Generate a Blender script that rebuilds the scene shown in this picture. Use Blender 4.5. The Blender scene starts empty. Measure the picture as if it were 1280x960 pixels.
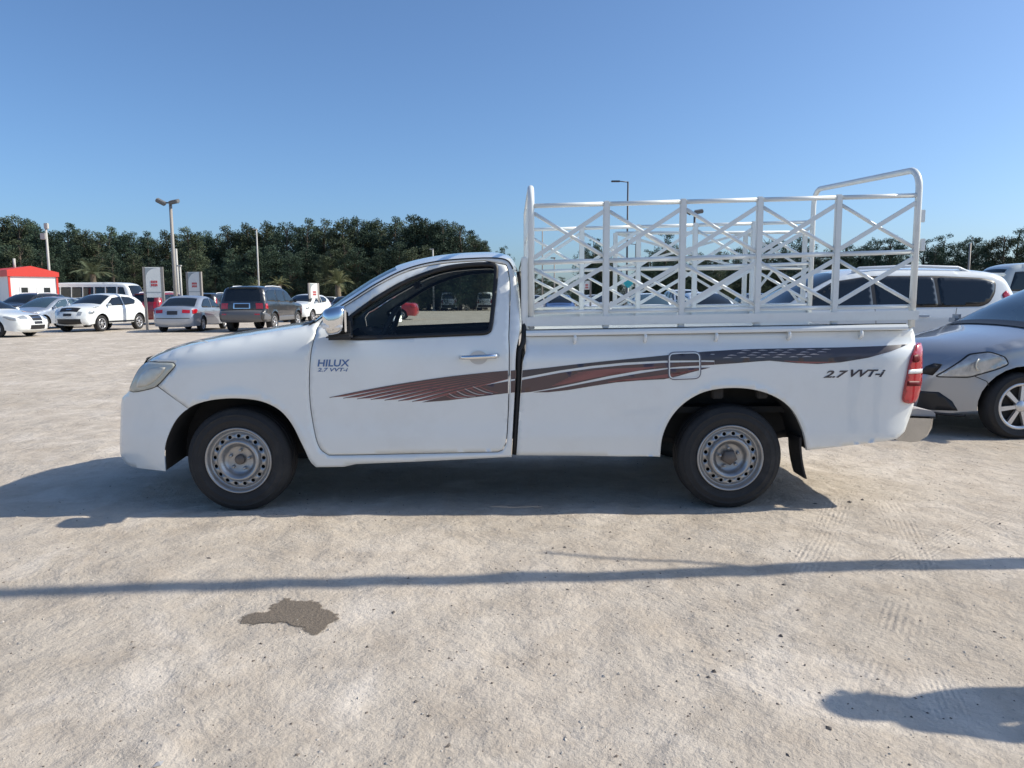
import bpy, bmesh, math, random
import numpy as np
from mathutils import Vector, Matrix, noise
from mathutils.geometry import delaunay_2d_cdt

random.seed(7)
R = math.radians
scene = bpy.context.scene
COL = scene.collection

# ------------------------------------------------------------------ camera
F_PX, CAM_H = 930.0, 1.33
PITCH, ROLL = math.atan(108 / 930), R(-0.3)
cam_d = bpy.data.cameras.new('camera')
cam = bpy.data.objects.new('camera', cam_d)
COL.objects.link(cam)
CAM_R = Matrix.Rotation(math.pi / 2 - PITCH, 3, 'X') @ Matrix.Rotation(ROLL, 3, 'Z')
cam.matrix_world = Matrix.Translation((0, 0, CAM_H)) @ CAM_R.to_4x4()
cam_d.sensor_fit = 'HORIZONTAL'; cam_d.sensor_width = 36
cam_d.lens = 36 * F_PX / 1280
cam_d.clip_start = 0.05; cam_d.clip_end = 6000
scene.camera = cam

# ------------------------------------------------------------------ sky, sun, exposure
SUN_EL, SUN_AZ = R(38.0), R(3.8)          # azimuth measured from +X towards +Y
world = bpy.data.worlds.new('World'); scene.world = world
world.use_nodes = True
wn = world.node_tree.nodes; wl = world.node_tree.links
sky = wn.new('ShaderNodeTexSky'); sky.sky_type = 'NISHITA'
sky.sun_disc = False
sky.sun_elevation = SUN_EL; sky.sun_rotation = math.pi / 2 - SUN_AZ
sky.altitude = 0; sky.air_density = 0.85; sky.dust_density = 1.5; sky.ozone_density = 8.0
bg = wn['Background']; bg.inputs['Strength'].default_value = 0.119
hsv = wn.new('ShaderNodeHueSaturation'); hsv.inputs['Saturation'].default_value = .98
wl.new(sky.outputs[0], hsv.inputs['Color']); gain = wn.new('ShaderNodeMix'); gain.data_type = 'RGBA'; gain.blend_type = 'MULTIPLY'; gain.inputs[0].default_value = 1; gain.inputs[7].default_value = (.98, 1.03, 1.01, 1)
wl.new(hsv.outputs[0], gain.inputs[6]); wl.new(gain.outputs[2], bg.inputs['Color'])
sun_d = bpy.data.lights.new('sun', 'SUN'); sun_d.energy = 3.8; sun_d.angle = R(0.55)
sun_d.color = (1.0, 0.93, 0.79)
sun = bpy.data.objects.new('sun', sun_d); COL.objects.link(sun)
SUNV = Vector((math.cos(SUN_EL) * math.cos(SUN_AZ), math.cos(SUN_EL) * math.sin(SUN_AZ), math.sin(SUN_EL)))
sun.rotation_euler = SUNV.to_track_quat('Z', 'Y').to_euler()
sun.location = SUNV * 60
scene.view_settings.view_transform = 'Standard'
scene.view_settings.look = 'None'
scene.view_settings.exposure = 0.46
scene.view_settings.gamma = 1.0
scene.view_settings.use_curve_mapping = False
scene.render.engine = 'CYCLES'

def ray(px, py):
    return CAM_R @ Vector(((px - 640) / F_PX, -(py - 480) / F_PX, -1))
def at(px, py, Y):
    d = ray(px, py); return Vector((0, 0, CAM_H)) + d * (Y / d.y)
def ground_at(px, py):
    d = ray(px, py); return Vector((0, 0, CAM_H)) + d * (-CAM_H / d.z)

# ------------------------------------------------------------------ materials
MATS = {}
def mat(name, col=(.5, .5, .5), rough=.5, metal=0.0, coat=0.0, spec=.5, var=0.0, vscale=6.0, bump=0.0, bscale=80.0,
        emit=None, tint=None, coat_rough=.03, dirt=None, dscale=3.0, damt=.25, randobj=0.0):
    if name in MATS: return MATS[name]
    m = bpy.data.materials.new(name); m.use_nodes = True
    nt = m.node_tree; n = nt.nodes; l = nt.links; b = n['Principled BSDF']
    c4 = (*col, 1)
    b.inputs['Base Color'].default_value = c4
    b.inputs['Roughness'].default_value = rough
    b.inputs['Metallic'].default_value = metal
    b.inputs['Coat Weight'].default_value = coat
    b.inputs['Coat Roughness'].default_value = coat_rough
    b.inputs['Specular IOR Level'].default_value = spec
    tc = n.new('ShaderNodeTexCoord')
    last = None
    if var > 0:
        t = n.new('ShaderNodeTexNoise'); t.inputs['Scale'].default_value = vscale; t.inputs['Detail'].default_value = 5
        l.new(tc.outputs['Object'], t.inputs['Vector'])
        mx = n.new('ShaderNodeMix'); mx.data_type = 'RGBA'
        mx.inputs[6].default_value = tuple(max(0, c * (1 - var)) for c in col) + (1,)
        mx.inputs[7].default_value = tuple(min(1, c * (1 + var)) for c in col) + (1,)
        l.new(t.outputs['Fac'], mx.inputs[0]); last = mx.outputs[2]
    if dirt:
        t = n.new('ShaderNodeTexNoise'); t.inputs['Scale'].default_value = dscale; t.inputs['Detail'].default_value = 8
        t.inputs['Roughness'].default_value = .7
        l.new(tc.outputs['Object'], t.inputs['Vector'])
        rp = n.new('ShaderNodeMapRange'); rp.inputs[1].default_value = .5; rp.inputs[2].default_value = .8
        rp.inputs[3].default_value = 0; rp.inputs[4].default_value = damt
        l.new(t.outputs['Fac'], rp.inputs[0])
        mx = n.new('ShaderNodeMix'); mx.data_type = 'RGBA'
        l.new(rp.outputs[0], mx.inputs[0])
        if last: l.new(last, mx.inputs[6])
        else: mx.inputs[6].default_value = c4
        mx.inputs[7].default_value = (*dirt, 1); last = mx.outputs[2]
    if randobj > 0:
        oi = n.new('ShaderNodeObjectInfo')
        mr = n.new('ShaderNodeMapRange'); mr.inputs[3].default_value = 1 - randobj; mr.inputs[4].default_value = 1 + randobj
        l.new(oi.outputs['Random'], mr.inputs[0])
        hs = n.new('ShaderNodeHueSaturation')
        l.new(mr.outputs[0], hs.inputs['Value'])
        if last: l.new(last, hs.inputs['Color'])
        else: hs.inputs['Color'].default_value = c4
        last = hs.outputs[0]
    if last: l.new(last, b.inputs['Base Color'])
    if bump > 0:
        t = n.new('ShaderNodeTexNoise'); t.inputs['Scale'].default_value = bscale; t.inputs['Detail'].default_value = 4
        l.new(tc.outputs['Object'], t.inputs['Vector'])
        bp = n.new('ShaderNodeBump'); bp.inputs['Strength'].default_value = bump; bp.inputs['Distance'].default_value = .01
        l.new(t.outputs['Fac'], bp.inputs['Height']); l.new(bp.outputs[0], b.inputs['Normal'])
    MATS[name] = m
    return m

def glass_mat(name, tint, ior=1.45):
    """thin window glass: tinted see-through sheet with a mirror-like skin"""
    m = bpy.data.materials.new(name); m.use_nodes = True
    nt = m.node_tree; n = nt.nodes; l = nt.links
    n.remove(n['Principled BSDF'])
    tr = n.new('ShaderNodeBsdfTransparent'); tr.inputs[0].default_value = (*tint, 1)
    gl = n.new('ShaderNodeBsdfGlossy'); gl.inputs['Roughness'].default_value = .02
    fr = n.new('ShaderNodeFresnel'); fr.inputs[0].default_value = ior
    mx = n.new('ShaderNodeMixShader')
    l.new(fr.outputs[0], mx.inputs[0]); l.new(tr.outputs[0], mx.inputs[1]); l.new(gl.outputs[0], mx.inputs[2])
    l.new(mx.outputs[0], n['Material Output'].inputs[0])
    MATS[name] = m
    return m

M_WHITE = mat('white_paint', (.80, .82, .80), .26, coat=1.0, var=.02, dirt=(.55, .50, .42), dscale=2.2, damt=.2)
M_RACK = mat('rack_enamel', (.74, .77, .755), .38, coat=.3, var=.03, vscale=9, dirt=(.45, .40, .34), dscale=7, damt=.25)
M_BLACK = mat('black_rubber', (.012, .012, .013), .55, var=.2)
M_TRIM = mat('black_trim', (.018, .018, .02), .45)
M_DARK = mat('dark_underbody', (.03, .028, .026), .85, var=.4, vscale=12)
M_TYRE = mat('tyre_rubber', (.020, .020, .021), .75, var=.25, vscale=9, dirt=(.10, .09, .08), dscale=5, damt=.4, bump=.25, bscale=120)
M_STEEL = mat('wheel_steel', (.40, .40, .40), .36, metal=.75, var=.12, vscale=14, dirt=(.20, .16, .12), dscale=9, damt=.5)
M_HUB = mat('hub_iron', (.16, .14, .125), .6, metal=.5, var=.3, vscale=30)
M_CHROME = mat('chrome', (.78, .79, .80), .07, metal=1.0)
M_CHROMED = mat('worn_chrome', (.50, .49, .47), .22, metal=1.0, var=.15, vscale=12)
M_INT = mat('cabin_plastic', (.035, .037, .042), .6)
M_SEAT = mat('seat_cloth', (.10, .10, .11), .9)
M_LAMP = mat('lamp_reflector', (.56, .54, .46), .4, metal=.2, var=.25, vscale=14)
M_RED = mat('red_lens', (.42, .008, .016), .12, coat=1.0, var=.3, vscale=30)
M_REDD = mat('dark_red_lens', (.13, .004, .008), .5, spec=.2)
M_CLEAR = mat('clear_lens', (.75, .75, .74), .12, coat=1.0)
M_AMBER = mat('amber_lens', (.55, .20, .04), .2, coat=1.0)
M_GLASSD = mat('tinted_glass', (.012, .016, .02), .04, spec=.6)
M_GLASSB = mat('blue_tinted_glass', (.05, .085, .11), .05, spec=.8)
M_MIRROR = mat('mirror_glass', (.85, .87, .88), .02, metal=1.0)
M_GLASS = glass_mat('window_glass', (.70, .74, .72))
M_LENS = mat('headlamp_lens', (.47, .48, .42), .22, coat=1.0, var=.28, vscale=11, dirt=(.62, .60, .52), dscale=9, damt=.8)
M_ALLOY = mat('alloy', (.62, .62, .63), .3, metal=.7)
M_POLE = mat('galvanised_pole', (.30, .275, .25), .6, metal=.1, var=.1, vscale=3)
M_POLEW = mat('pale_pole', (.46, .45, .42), .6, var=.08)
M_POLED = mat('dark_pole', (.05, .055, .07), .5)
M_PLATE = mat('plate_white', (.7, .7, .68), .4)
M_PLATED = mat('plate_dark', (.03, .03, .035), .4)

# ------------------------------------------------------------------ mesh helpers
class MB:
    def __init__(s): s.v = []; s.f = []; s.sm = []
    def add(s, vs, fs, smooth=False):
        o = len(s.v); s.v += [tuple(v) for v in vs]
        s.f += [tuple(i + o for i in f) for f in fs]; s.sm += [smooth] * len(fs)
        return s
    def box(s, c, d, rz=0.0, bev=0.0):
        hx, hy, hz = d[0] / 2, d[1] / 2, d[2] / 2
        if bev <= 0:
            vs = [Vector((x * hx, y * hy, z * hz)) for x in (-1, 1) for y in (-1, 1) for z in (-1, 1)]
            fs = [(0, 1, 3, 2), (4, 6, 7, 5), (0, 4, 5, 1), (2, 3, 7, 6), (0, 2, 6, 4), (1, 5, 7, 3)]
        else:
            b = bmesh.new(); bmesh.ops.create_cube(b, size=1)
            for v in b.verts: v.co = Vector((v.co.x * d[0], v.co.y * d[1], v.co.z * d[2]))
            bmesh.ops.bevel(b, geom=b.edges[:], offset=bev, segments=2, affect='EDGES')
            b.verts.index_update()
            vs = [v.co.copy() for v in b.verts]; fs = [tuple(v.index for v in f.verts) for f in b.faces]; b.free()
        m = Matrix.Rotation(rz, 3, 'Z'); c = Vector(c)
        return s.add([m @ v + c for v in vs], fs)
    def tube(s, pts, r, seg=10, caps=True):
        pts = [Vector(p) for p in pts]; rr = r if isinstance(r, (list, tuple)) else [r] * len(pts)
        vs = []; fs = []; up = None
        for i, p in enumerate(pts):
            t = (pts[min(i + 1, len(pts) - 1)] - pts[max(i - 1, 0)]).normalized()
            if up is None:
                up = Vector((0, 0, 1)) if abs(t.z) < .9 else Vector((1, 0, 0))
            a = t.cross(up)
            if a.length < 1e-4: a = t.cross(Vector((0, 1, 0)))
            a.normalize(); b = a.cross(t).normalized(); up = b
            for k in range(seg):
                th = 2 * math.pi * k / seg
                vs.append(p + (a * math.cos(th) + b * math.sin(th)) * rr[i])
        for i in range(len(pts) - 1):
            for k in range(seg):
                k2 = (k + 1) % seg
                fs.append((i * seg + k, (i + 1) * seg + k, (i + 1) * seg + k2, i * seg + k2))
        s.add(vs, fs, True)
        if caps:
            o = len(s.v) - len(vs)
            s.f.append(tuple(o + k for k in range(seg))); s.sm.append(False)
            s.f.append(tuple(o + (len(pts) - 1) * seg + k for k in reversed(range(seg)))); s.sm.append(False)
        return s
    def bar(s, a, b, w, d, side=Vector((0, 1, 0))):
        """flat bar from a to b, w across the side axis, d along it"""
        a = Vector(a); b = Vector(b); t = (b - a).normalized(); q = t.cross(side)
        if q.length < 1e-3: side = Vector((1, 0, 0)); q = t.cross(side)
        q.normalize(); sd = q.cross(t).normalized()
        vs = []
        for p in (a, b):
            for (i, j) in ((-1, -1), (1, -1), (1, 1), (-1, 1)):
                vs.append(p + q * (w / 2 * i) + sd * (d / 2 * j))
        return s.add(vs, [(0, 1, 2, 3), (7, 6, 5, 4), (0, 4, 5, 1), (1, 5, 6, 2), (2, 6, 7, 3), (3, 7, 4, 0)])
    def lathe(s, prof, seg=48, c=(0, 0, 0), close=False):
        """profile of (radius, y) turned about the Y axis"""
        vs = []; fs = []; n = len(prof); c = Vector(c)
        for k in range(seg):
            th = 2 * math.pi * k / seg
            for (r, y) in prof: vs.append(c + Vector((r * math.cos(th), y, r * math.sin(th))))
        for k in range(seg):
            k2 = (k + 1) % seg
            for i in range(n - 1 if not close else n):
                j = (i + 1) % n
                fs.append((k * n + i, k * n + j, k2 * n + j, k2 * n + i))
        return s.add(vs, fs, True)
    def disc(s, r, y, c=(0, 0, 0), seg=16, flip=False):
        c = Vector(c)
        vs = [c + Vector((r * math.cos(2 * math.pi * k / seg), y, r * math.sin(2 * math.pi * k / seg))) for k in range(seg)]
        return s.add(vs, [tuple(range(seg))])
    def prism(s, poly, y0, y1):
        """(x,z) polygon extruded along y"""
        n = len(poly)
        vs = [(x, y0, z) for x, z in poly] + [(x, y1, z) for x, z in poly]
        fs = [tuple(range(n)), tuple(reversed(range(n, 2 * n)))] + [(i, n + i, n + (i + 1) % n, (i + 1) % n) for i in range(n)]
        return s.add(vs, fs)
    def build(s, name, m, parent=None, loc=None):
        me = bpy.data.meshes.new(name); me.from_pydata(s.v, [], s.f)
        me.polygons.foreach_set('use_smooth', s.sm)
        me.materials.append(m); me.update()
        o = bpy.data.objects.new(name, me); COL.objects.link(o)
        if parent: o.parent = parent
        if loc: o.location = loc
        return o
    def fixnormals(s):
        b = bmesh.new()
        vs = [b.verts.new(v) for v in s.v]
        for f in s.f:
            try: b.faces.new([vs[i] for i in f])
            except ValueError: pass
        bmesh.ops.recalc_face_normals(b, faces=b.faces[:])
        b.verts.index_update()
        s.f = [tuple(v.index for v in f.verts) for f in b.faces]; b.free()
        s.sm = [s.sm[0] if s.sm else False] * len(s.f)
        return s

def empty(name, loc, rz=0.0):
    o = bpy.data.objects.new(name, None); COL.objects.link(o)
    o.location = loc; o.rotation_euler = (0, 0, rz); o.empty_display_size = .2
    return o
def tag(o, label, cat, group=None):
    o['label'] = label; o['category'] = cat
    if group: o['group'] = group
    return o
def dup(root, name=None):
    c = root.copy(); COL.objects.link(c)
    for ch in root.children:
        d = ch.copy(); COL.objects.link(d); d.parent = c
        for g in ch.children:
            e = g.copy(); COL.objects.link(e); e.parent = d
    return c

def crom(pts, k):
    """Catmull-Rom through tuples of any length, k steps per span"""
    P = [np.array(p, float) for p in pts]; n = len(P); out = []
    for i in range(n - 1):
        p0 = P[max(i - 1, 0)]; p1 = P[i]; p2 = P[i + 1]; p3 = P[min(i + 2, n - 1)]
        d1 = np.linalg.norm((p1 - p0)[:2]) + 1e-9; d2 = np.linalg.norm((p2 - p1)[:2]) + 1e-9; d3 = np.linalg.norm((p3 - p2)[:2]) + 1e-9
        m1 = (p2 - p0) / (d1 + d2) * d2 if i > 0 else (p2 - p1)
        m2 = (p3 - p1) / (d2 + d3) * d2 if i < n - 2 else (p2 - p1)
        for j in range(k):
            t = j / k; t2 = t * t; t3 = t2 * t
            out.append((2 * t3 - 3 * t2 + 1) * p1 + (t3 - 2 * t2 + t) * m1 + (-2 * t3 + 3 * t2) * p2 + (t3 - t2) * m2)
    out.append(P[-1])
    return np.array(out)

def pip(P, poly):
    P = np.asarray(P); poly = np.asarray(poly); x = P[:, 0]; y = P[:, 1]
    ins = np.zeros(len(P), bool); n = len(poly); j = n - 1
    for i in range(n):
        xi, yi = poly[i]; xj, yj = poly[j]
        c = ((yi > y) != (yj > y))
        if c.any():
            with np.errstate(divide='ignore', invalid='ignore'):
                ins ^= c & (x < (xj - xi) * (y - yi) / (yj - yi + 1e-15) + xi)
        j = i
    return ins
def pdist(P, line, closed=True):
    P = np.asarray(P, float); line = np.asarray(line, float); d = np.full(len(P), 1e9)
    n = len(line)
    for i in range(n if closed else n - 1):
        a = line[i]; b = line[(i + 1) % n]; ab = b - a; L = ab @ ab
        if L < 1e-14: continue
        t = np.clip(((P - a) @ ab) / L, 0, 1)
        q = a + t[:, None] * ab
        d = np.minimum(d, np.hypot(P[:, 0] - q[:, 0], P[:, 1] - q[:, 1]))
    return d
def resample(poly, step, closed=True):
    out = []; n = len(poly)
    for i in range(n if closed else n - 1):
        a = np.array(poly[i]); b = np.array(poly[(i + 1) % n]); L = np.hypot(*(b - a)); k = max(1, int(math.ceil(L / step)))
        for j in range(k): out.append(tuple(a + (b - a) * j / k))
    if not closed: out.append(tuple(poly[-1]))
    return out

def sheet(outline, holes, step, yfn, thick=0.0, resamp=True):
    """a curved panel: (x,z) outline with holes, y = -yfn(x,z); returns verts, faces and the number of faces of the skin"""
    loops = [resample(outline, step) if resamp else list(outline)] + [resample(h, step) for h in holes]
    pts = []; edges = []
    for lp in loops:
        o = len(pts); pts += [tuple(p) for p in lp]; edges += [(o + i, o + (i + 1) % len(lp)) for i in range(len(lp))]
    A = np.array(loops[0]); x0, z0 = A.min(0); x1, z1 = A.max(0)
    gx = np.arange(x0 + step * .5, x1, step); gz = np.arange(z0 + step * .5, z1, step * .87)
    G = np.array([(x + (step / 2 if j % 2 else 0), z) for j, z in enumerate(gz) for x in gx]) if len(gx) and len(gz) else np.zeros((0, 2))
    if len(G):
        k = pip(G, loops[0])
        for h in loops[1:]: k &= ~pip(G, h)
        G = G[k]
    if len(G):
        k = np.ones(len(G), bool)
        for lp in loops: k &= pdist(G, lp) > step * .4
        G = G[k]
    allp = [Vector(p) for p in pts] + [Vector(p) for p in G]
    ov, oe, of, *_ = delaunay_2d_cdt(allp, edges, [], 0, 1e-6)
    V = np.array([tuple(v) for v in ov]); Fc = [tuple(f) for f in of]
    cen = np.array([V[list(f)].mean(0) for f in Fc])
    k = pip(cen, loops[0])
    for h in loops[1:]: k &= ~pip(cen, h)
    Fc = [f for f, kk in zip(Fc, k) if kk]
    Y = yfn(V[:, 0], V[:, 1])
    verts = [(V[i, 0], -Y[i], V[i, 1]) for i in range(len(V))]
    # orient towards -y
    fs = []
    for f in Fc:
        a, b, c = (V[i] for i in f[:3])
        if (b[0] - a[0]) * (c[1] - a[1]) - (b[1] - a[1]) * (c[0] - a[0]) < 0: f = tuple(reversed(f))
        fs.append(f)
    nskin = len(fs)
    if thick > 0:
        cnt = {}
        for f in fs:
            for i in range(len(f)):
                e = (f[i], f[(i + 1) % len(f)]); cnt[e] = cnt.get(e, 0) + 1
        mp = {}
        def dupv(i, dy):
            if (i, dy) not in mp:
                mp[(i, dy)] = len(verts); x, y, z = verts[i]; verts.append((x, y + dy, z))
            return mp[(i, dy)]
        for (a, b) in list(cnt):
            if (b, a) not in cnt: fs.append((b, a, dupv(a, thick), dupv(b, thick)))
    return verts, fs, nskin

def sheet_obj(name, outline, holes, step, yfn, thick, m, parent, far=False, smooth=True):
    vs, fs, ns = sheet(outline, holes, step, yfn, thick)
    if far: vs = [(x, -y, z) for x, y, z in vs]; fs = [tuple(reversed(f)) for f in fs]
    b = MB(); b.v = vs; b.f = fs; b.sm = [smooth] * ns + [False] * (len(fs) - ns)
    return b.build(name, m, parent)

def ribbon(line, w, yfn, closed=False):
    """thin strip of width w along an (x,z) polyline lying on y = -yfn"""
    L = np.array(resample(line, .03, closed)); n = len(L)
    nxt = np.roll(L, -1, 0); prv = np.roll(L, 1, 0)
    if not closed: nxt[-1] = L[-1]; prv[0] = L[0]
    t = nxt - prv; t /= (np.hypot(t[:, 0], t[:, 1])[:, None] + 1e-9)
    nn = np.stack([-t[:, 1], t[:, 0]], 1)
    ww = np.asarray(w) if np.ndim(w) else np.full(n, w)
    if len(ww) != n: ww = np.interp(np.linspace(0, 1, n), np.linspace(0, 1, len(ww)), ww)
    A = L - nn * ww[:, None] / 2; B = L + nn * ww[:, None] / 2
    ya = yfn(A[:, 0], A[:, 1]); yb = yfn(B[:, 0], B[:, 1])
    vs = []
    for i in range(n): vs += [(A[i, 0], -ya[i], A[i, 1]), (B[i, 0], -yb[i], B[i, 1])]
    fs = [(2 * i, 2 * ((i + 1) % n), 2 * ((i + 1) % n) + 1, 2 * i + 1) for i in range(n if closed else n - 1)]
    return vs, fs

class Strip:
    """skin across the vehicle: edge curve (x,z) with crown offsets (dx,dz) at the middle; v runs -1..1 across"""
    def __init__(s, ctrl, hw, k=6, p=2.2):
        s.k = k; s.p = p; s.E = crom(ctrl, k); s.hw = hw
        s.W = hw(s.E[:, 0], s.E[:, 1])
    def raw(s, i, v):
        i = min(max(i * s.k, 0), len(s.E) - 1); a = int(i); b = min(a + 1, len(s.E) - 1); t = i - a
        e = s.E[a] * (1 - t) + s.E[b] * t; w = s.W[a] * (1 - t) + s.W[b] * t
        g = 1 - abs(v) ** s.p
        return Vector((e[0] + e[2] * g, v * w, e[1] + e[3] * g))
    def pt(s, i, v, off=0.0):
        P = s.raw(i, v)
        if off:
            n = (s.raw(i + .1, v) - s.raw(i - .1, v)).cross(s.raw(i, min(v + .05, 1)) - s.raw(i, max(v - .05, -1)))
            if n.length > 1e-9: P = P + n.normalized() * off
        return P
    def patch(s, a, b, v0, v1, nv=12, off=0.0, nu=None):
        """v0/v1 may be numbers or pairs (value at a, value at b)"""
        nu = nu or max(1, int(round((b - a) * s.k)))
        va = v0 if isinstance(v0, tuple) else (v0, v0); vb = v1 if isinstance(v1, tuple) else (v1, v1)
        vs = []; fs = []
        for i in range(nu + 1):
            t = i / nu; u = a + (b - a) * t
            p0 = va[0] + (va[1] - va[0]) * t; p1 = vb[0] + (vb[1] - vb[0]) * t
            for j in range(nv + 1): vs.append(s.pt(u, p0 + (p1 - p0) * j / nv, off))
        for i in range(nu):
            for j in range(nv):
                q = i * (nv + 1) + j
                fs.append((q, q + 1, q + nv + 2, q + nv + 1))
        return vs, [tuple(reversed(f)) for f in fs]

def text_mesh(body, size, shear=0.0, bold=0.0, extrude=0.001):
    c = bpy.data.curves.new('lettering', 'FONT'); c.body = body; c.size = size; c.shear = shear; c.offset = bold; c.extrude = extrude
    o = bpy.data.objects.new('lettering', c); COL.objects.link(o)
    bpy.context.view_layer.update()
    me = bpy.data.meshes.new_from_object(o.evaluated_get(bpy.context.evaluated_depsgraph_get()))
    bpy.data.objects.remove(o); bpy.data.curves.remove(c)
    return me

# ------------------------------------------------------------------ ground
def ground_h(x, y):
    if y > 25 or y < -8 or abs(x) > 25: return 0.0
    f = max(0.0, min(1.0, (25 - max(abs(x), abs(y))) / 10))
    h = .015 * noise.noise(Vector((x * .9, y * .9, 3.1))) + .010 * noise.noise(Vector((x * 2.7, y * 2.7, 8.3))) + .006 * noise.noise(Vector((x * 7, y * 7, 1.7)))
    return h * f

def sand_material():
    m = bpy.data.materials.new('packed_sand'); m.use_nodes = True
    nt = m.node_tree; n = nt.nodes; l = nt.links; b = n['Principled BSDF']
    b.inputs['Roughness'].default_value = .95; b.inputs['Specular IOR Level'].default_value = .15
    tc = n.new('ShaderNodeTexCoord'); P = tc.outputs['Object']
    def nz(scale, det=6, rough=.6, dist=0.0):
        t = n.new('ShaderNodeTexNoise'); t.inputs['Scale'].default_value = scale; t.inputs['Detail'].default_value = det
        t.inputs['Roughness'].default_value = rough; t.inputs['Distortion'].default_value = dist
        l.new(P, t.inputs['Vector']); return t.outputs['Fac']
    def rng(s, a, c, o0=0.0, o1=1.0):
        r = n.new('ShaderNodeMapRange'); r.inputs[1].default_value = a; r.inputs[2].default_value = c
        r.inputs[3].default_value = o0; r.inputs[4].default_value = o1; l.new(s, r.inputs[0]); return r.outputs[0]
    def mix(f, c1, c2, mode='MIX'):
        x = n.new('ShaderNodeMix'); x.data_type = 'RGBA'; x.blend_type = mode
        if isinstance(f, float): x.inputs[0].default_value = f
        else: l.new(f, x.inputs[0])
        for i, c in ((6, c1), (7, c2)):
            if isinstance(c, tuple): x.inputs[i].default_value = (*c, 1)
            else: l.new(c, x.inputs[i])
        return x.outputs[2]
    def math_(op, a, c=None):
        x = n.new('ShaderNodeMath'); x.operation = op
        for i, s in ((0, a), (1, c)):
            if s is None: continue
            if isinstance(s, (int, float)): x.inputs[i].default_value = s
            else: l.new(s, x.inputs[i])
        return x.outputs[0]
    c = mix(rng(nz(.55, 8, .62, .4), .35, .68), (.475, .415, .345), (.61, .54, .46))
    c = mix(rng(nz(3.0, 8, .7), .42, .72, 0, .75), c, (.385, .32, .255))
    c = mix(rng(nz(1.3, 6, .6, .8), .54, .70, 0, .7), c, (.71, .64, .56))
    c = mix(rng(nz(38, 4, .8), .58, .78, 0, .5), c, (.26, .215, .175))
    c = mix(rng(nz(90, 3, .8), .6, .8, 0, .4), c, (.72, .65, .57))
    c = mix(rng(nz(17, 5, .75, .6), .62, .72, 0, .5), c, (.21, .18, .15))
    # tyre tread prints: arcs about far centres, striped across the tread
    sep = n.new('ShaderNodeSeparateXYZ'); l.new(P, sep.inputs[0])
    hsum = None
    for (cx, cy, rad, w, y0, y1, fq) in TRACKS:
        dx = math_('SUBTRACT', sep.outputs[0], cx); dy = math_('SUBTRACT', sep.outputs[1], cy)
        r = math_('SQRT', math_('ADD', math_('MULTIPLY', dx, dx), math_('MULTIPLY', dy, dy)))
        e = math_('SUBTRACT', r, rad)
        band = math_('SUBTRACT', 1.0, rng(math_('ABSOLUTE', e), w * .42, w * .5))
        along = math_('MULTIPLY', rng(sep.outputs[1], y0, y0 + .25), math_('SUBTRACT', 1.0, rng(sep.outputs[1], y1 - .3, y1)))
        groove = math_('SINE', math_('MULTIPLY', e, 2 * math.pi * 7 / w))
        ang = math_('MULTIPLY', math_('ARCTAN2', dy, dx), rad * fq)
        lug = math_('SINE', math_('ADD', ang, math_('MULTIPLY', math_('ABSOLUTE', e), 60.0)))
        pat = math_('ADD', math_('MULTIPLY', groove, .65), math_('MULTIPLY', lug, .35))
        patchy = math_('MULTIPLY', rng(nz(2.1, 3, .6), .36, .6), rng(nz(9, 4, .7), .38, .62))
        a = math_('MULTIPLY', math_('MULTIPLY', pat, band), math_('MULTIPLY', along, patchy))
        hsum = a if hsum is None else math_('ADD', hsum, a)
    c = mix(rng(hsum, .1, 1.0, 0, .16), c, (.25, .21, .17))
    l.new(c, b.inputs['Base Color'])
    h = math_('ADD', math_('ADD', math_('MULTIPLY', nz(5, 8, .6), .9), math_('MULTIPLY', nz(1.6, 6, .55, .5), 1.6)), math_('MULTIPLY', nz(45, 6, .7), .20))
    h = math_('ADD', h, math_('MULTIPLY', hsum, .08))
    h = math_('ADD', h, math_('MULTIPLY', nz(140, 3, .8), .07))
    bp = n.new('ShaderNodeBump'); bp.inputs['Strength'].default_value = .8; bp.inputs['Distance'].default_value = .05
    l.new(h, bp.inputs['Height']); l.new(bp.outputs[0], b.inputs['Normal'])
    return m

def circ3(pts):
    (ax, ay), (bx, by), (cx, cy) = [(ground_at(*p).x, ground_at(*p).y) for p in pts]
    d = 2 * (ax * (by - cy) + bx * (cy - ay) + cx * (ay - by))
    ux = ((ax * ax + ay * ay) * (by - cy) + (bx * bx + by * by) * (cy - ay) + (cx * cx + cy * cy) * (ay - by)) / d
    uy = ((ax * ax + ay * ay) * (cx - bx) + (bx * bx + by * by) * (ax - cx) + (cx * cx + cy * cy) * (bx - ax)) / d
    return ux, uy, math.hypot(ax - ux, ay - uy), min(ay, cy), max(ay, cy)
def track(pts, w, fq):
    x, y, r, y0, y1 = circ3(pts); return (x, y, r, w, y0 - .15, y1 + .15, fq)
TRACKS = [track([(1139, 742), (1127, 790), (1098, 868)], .20, 60), track([(1112, 630), (1130, 662), (1152, 715)], .19, 55), track([(1048, 628), (1034, 660), (1008, 712)], .18, 60), track([(1142, 800), (1158, 830), (1185, 885)], .14, 55), track([(1260, 640), (1180, 676), (1090, 722)], .18, 60)]
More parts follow.
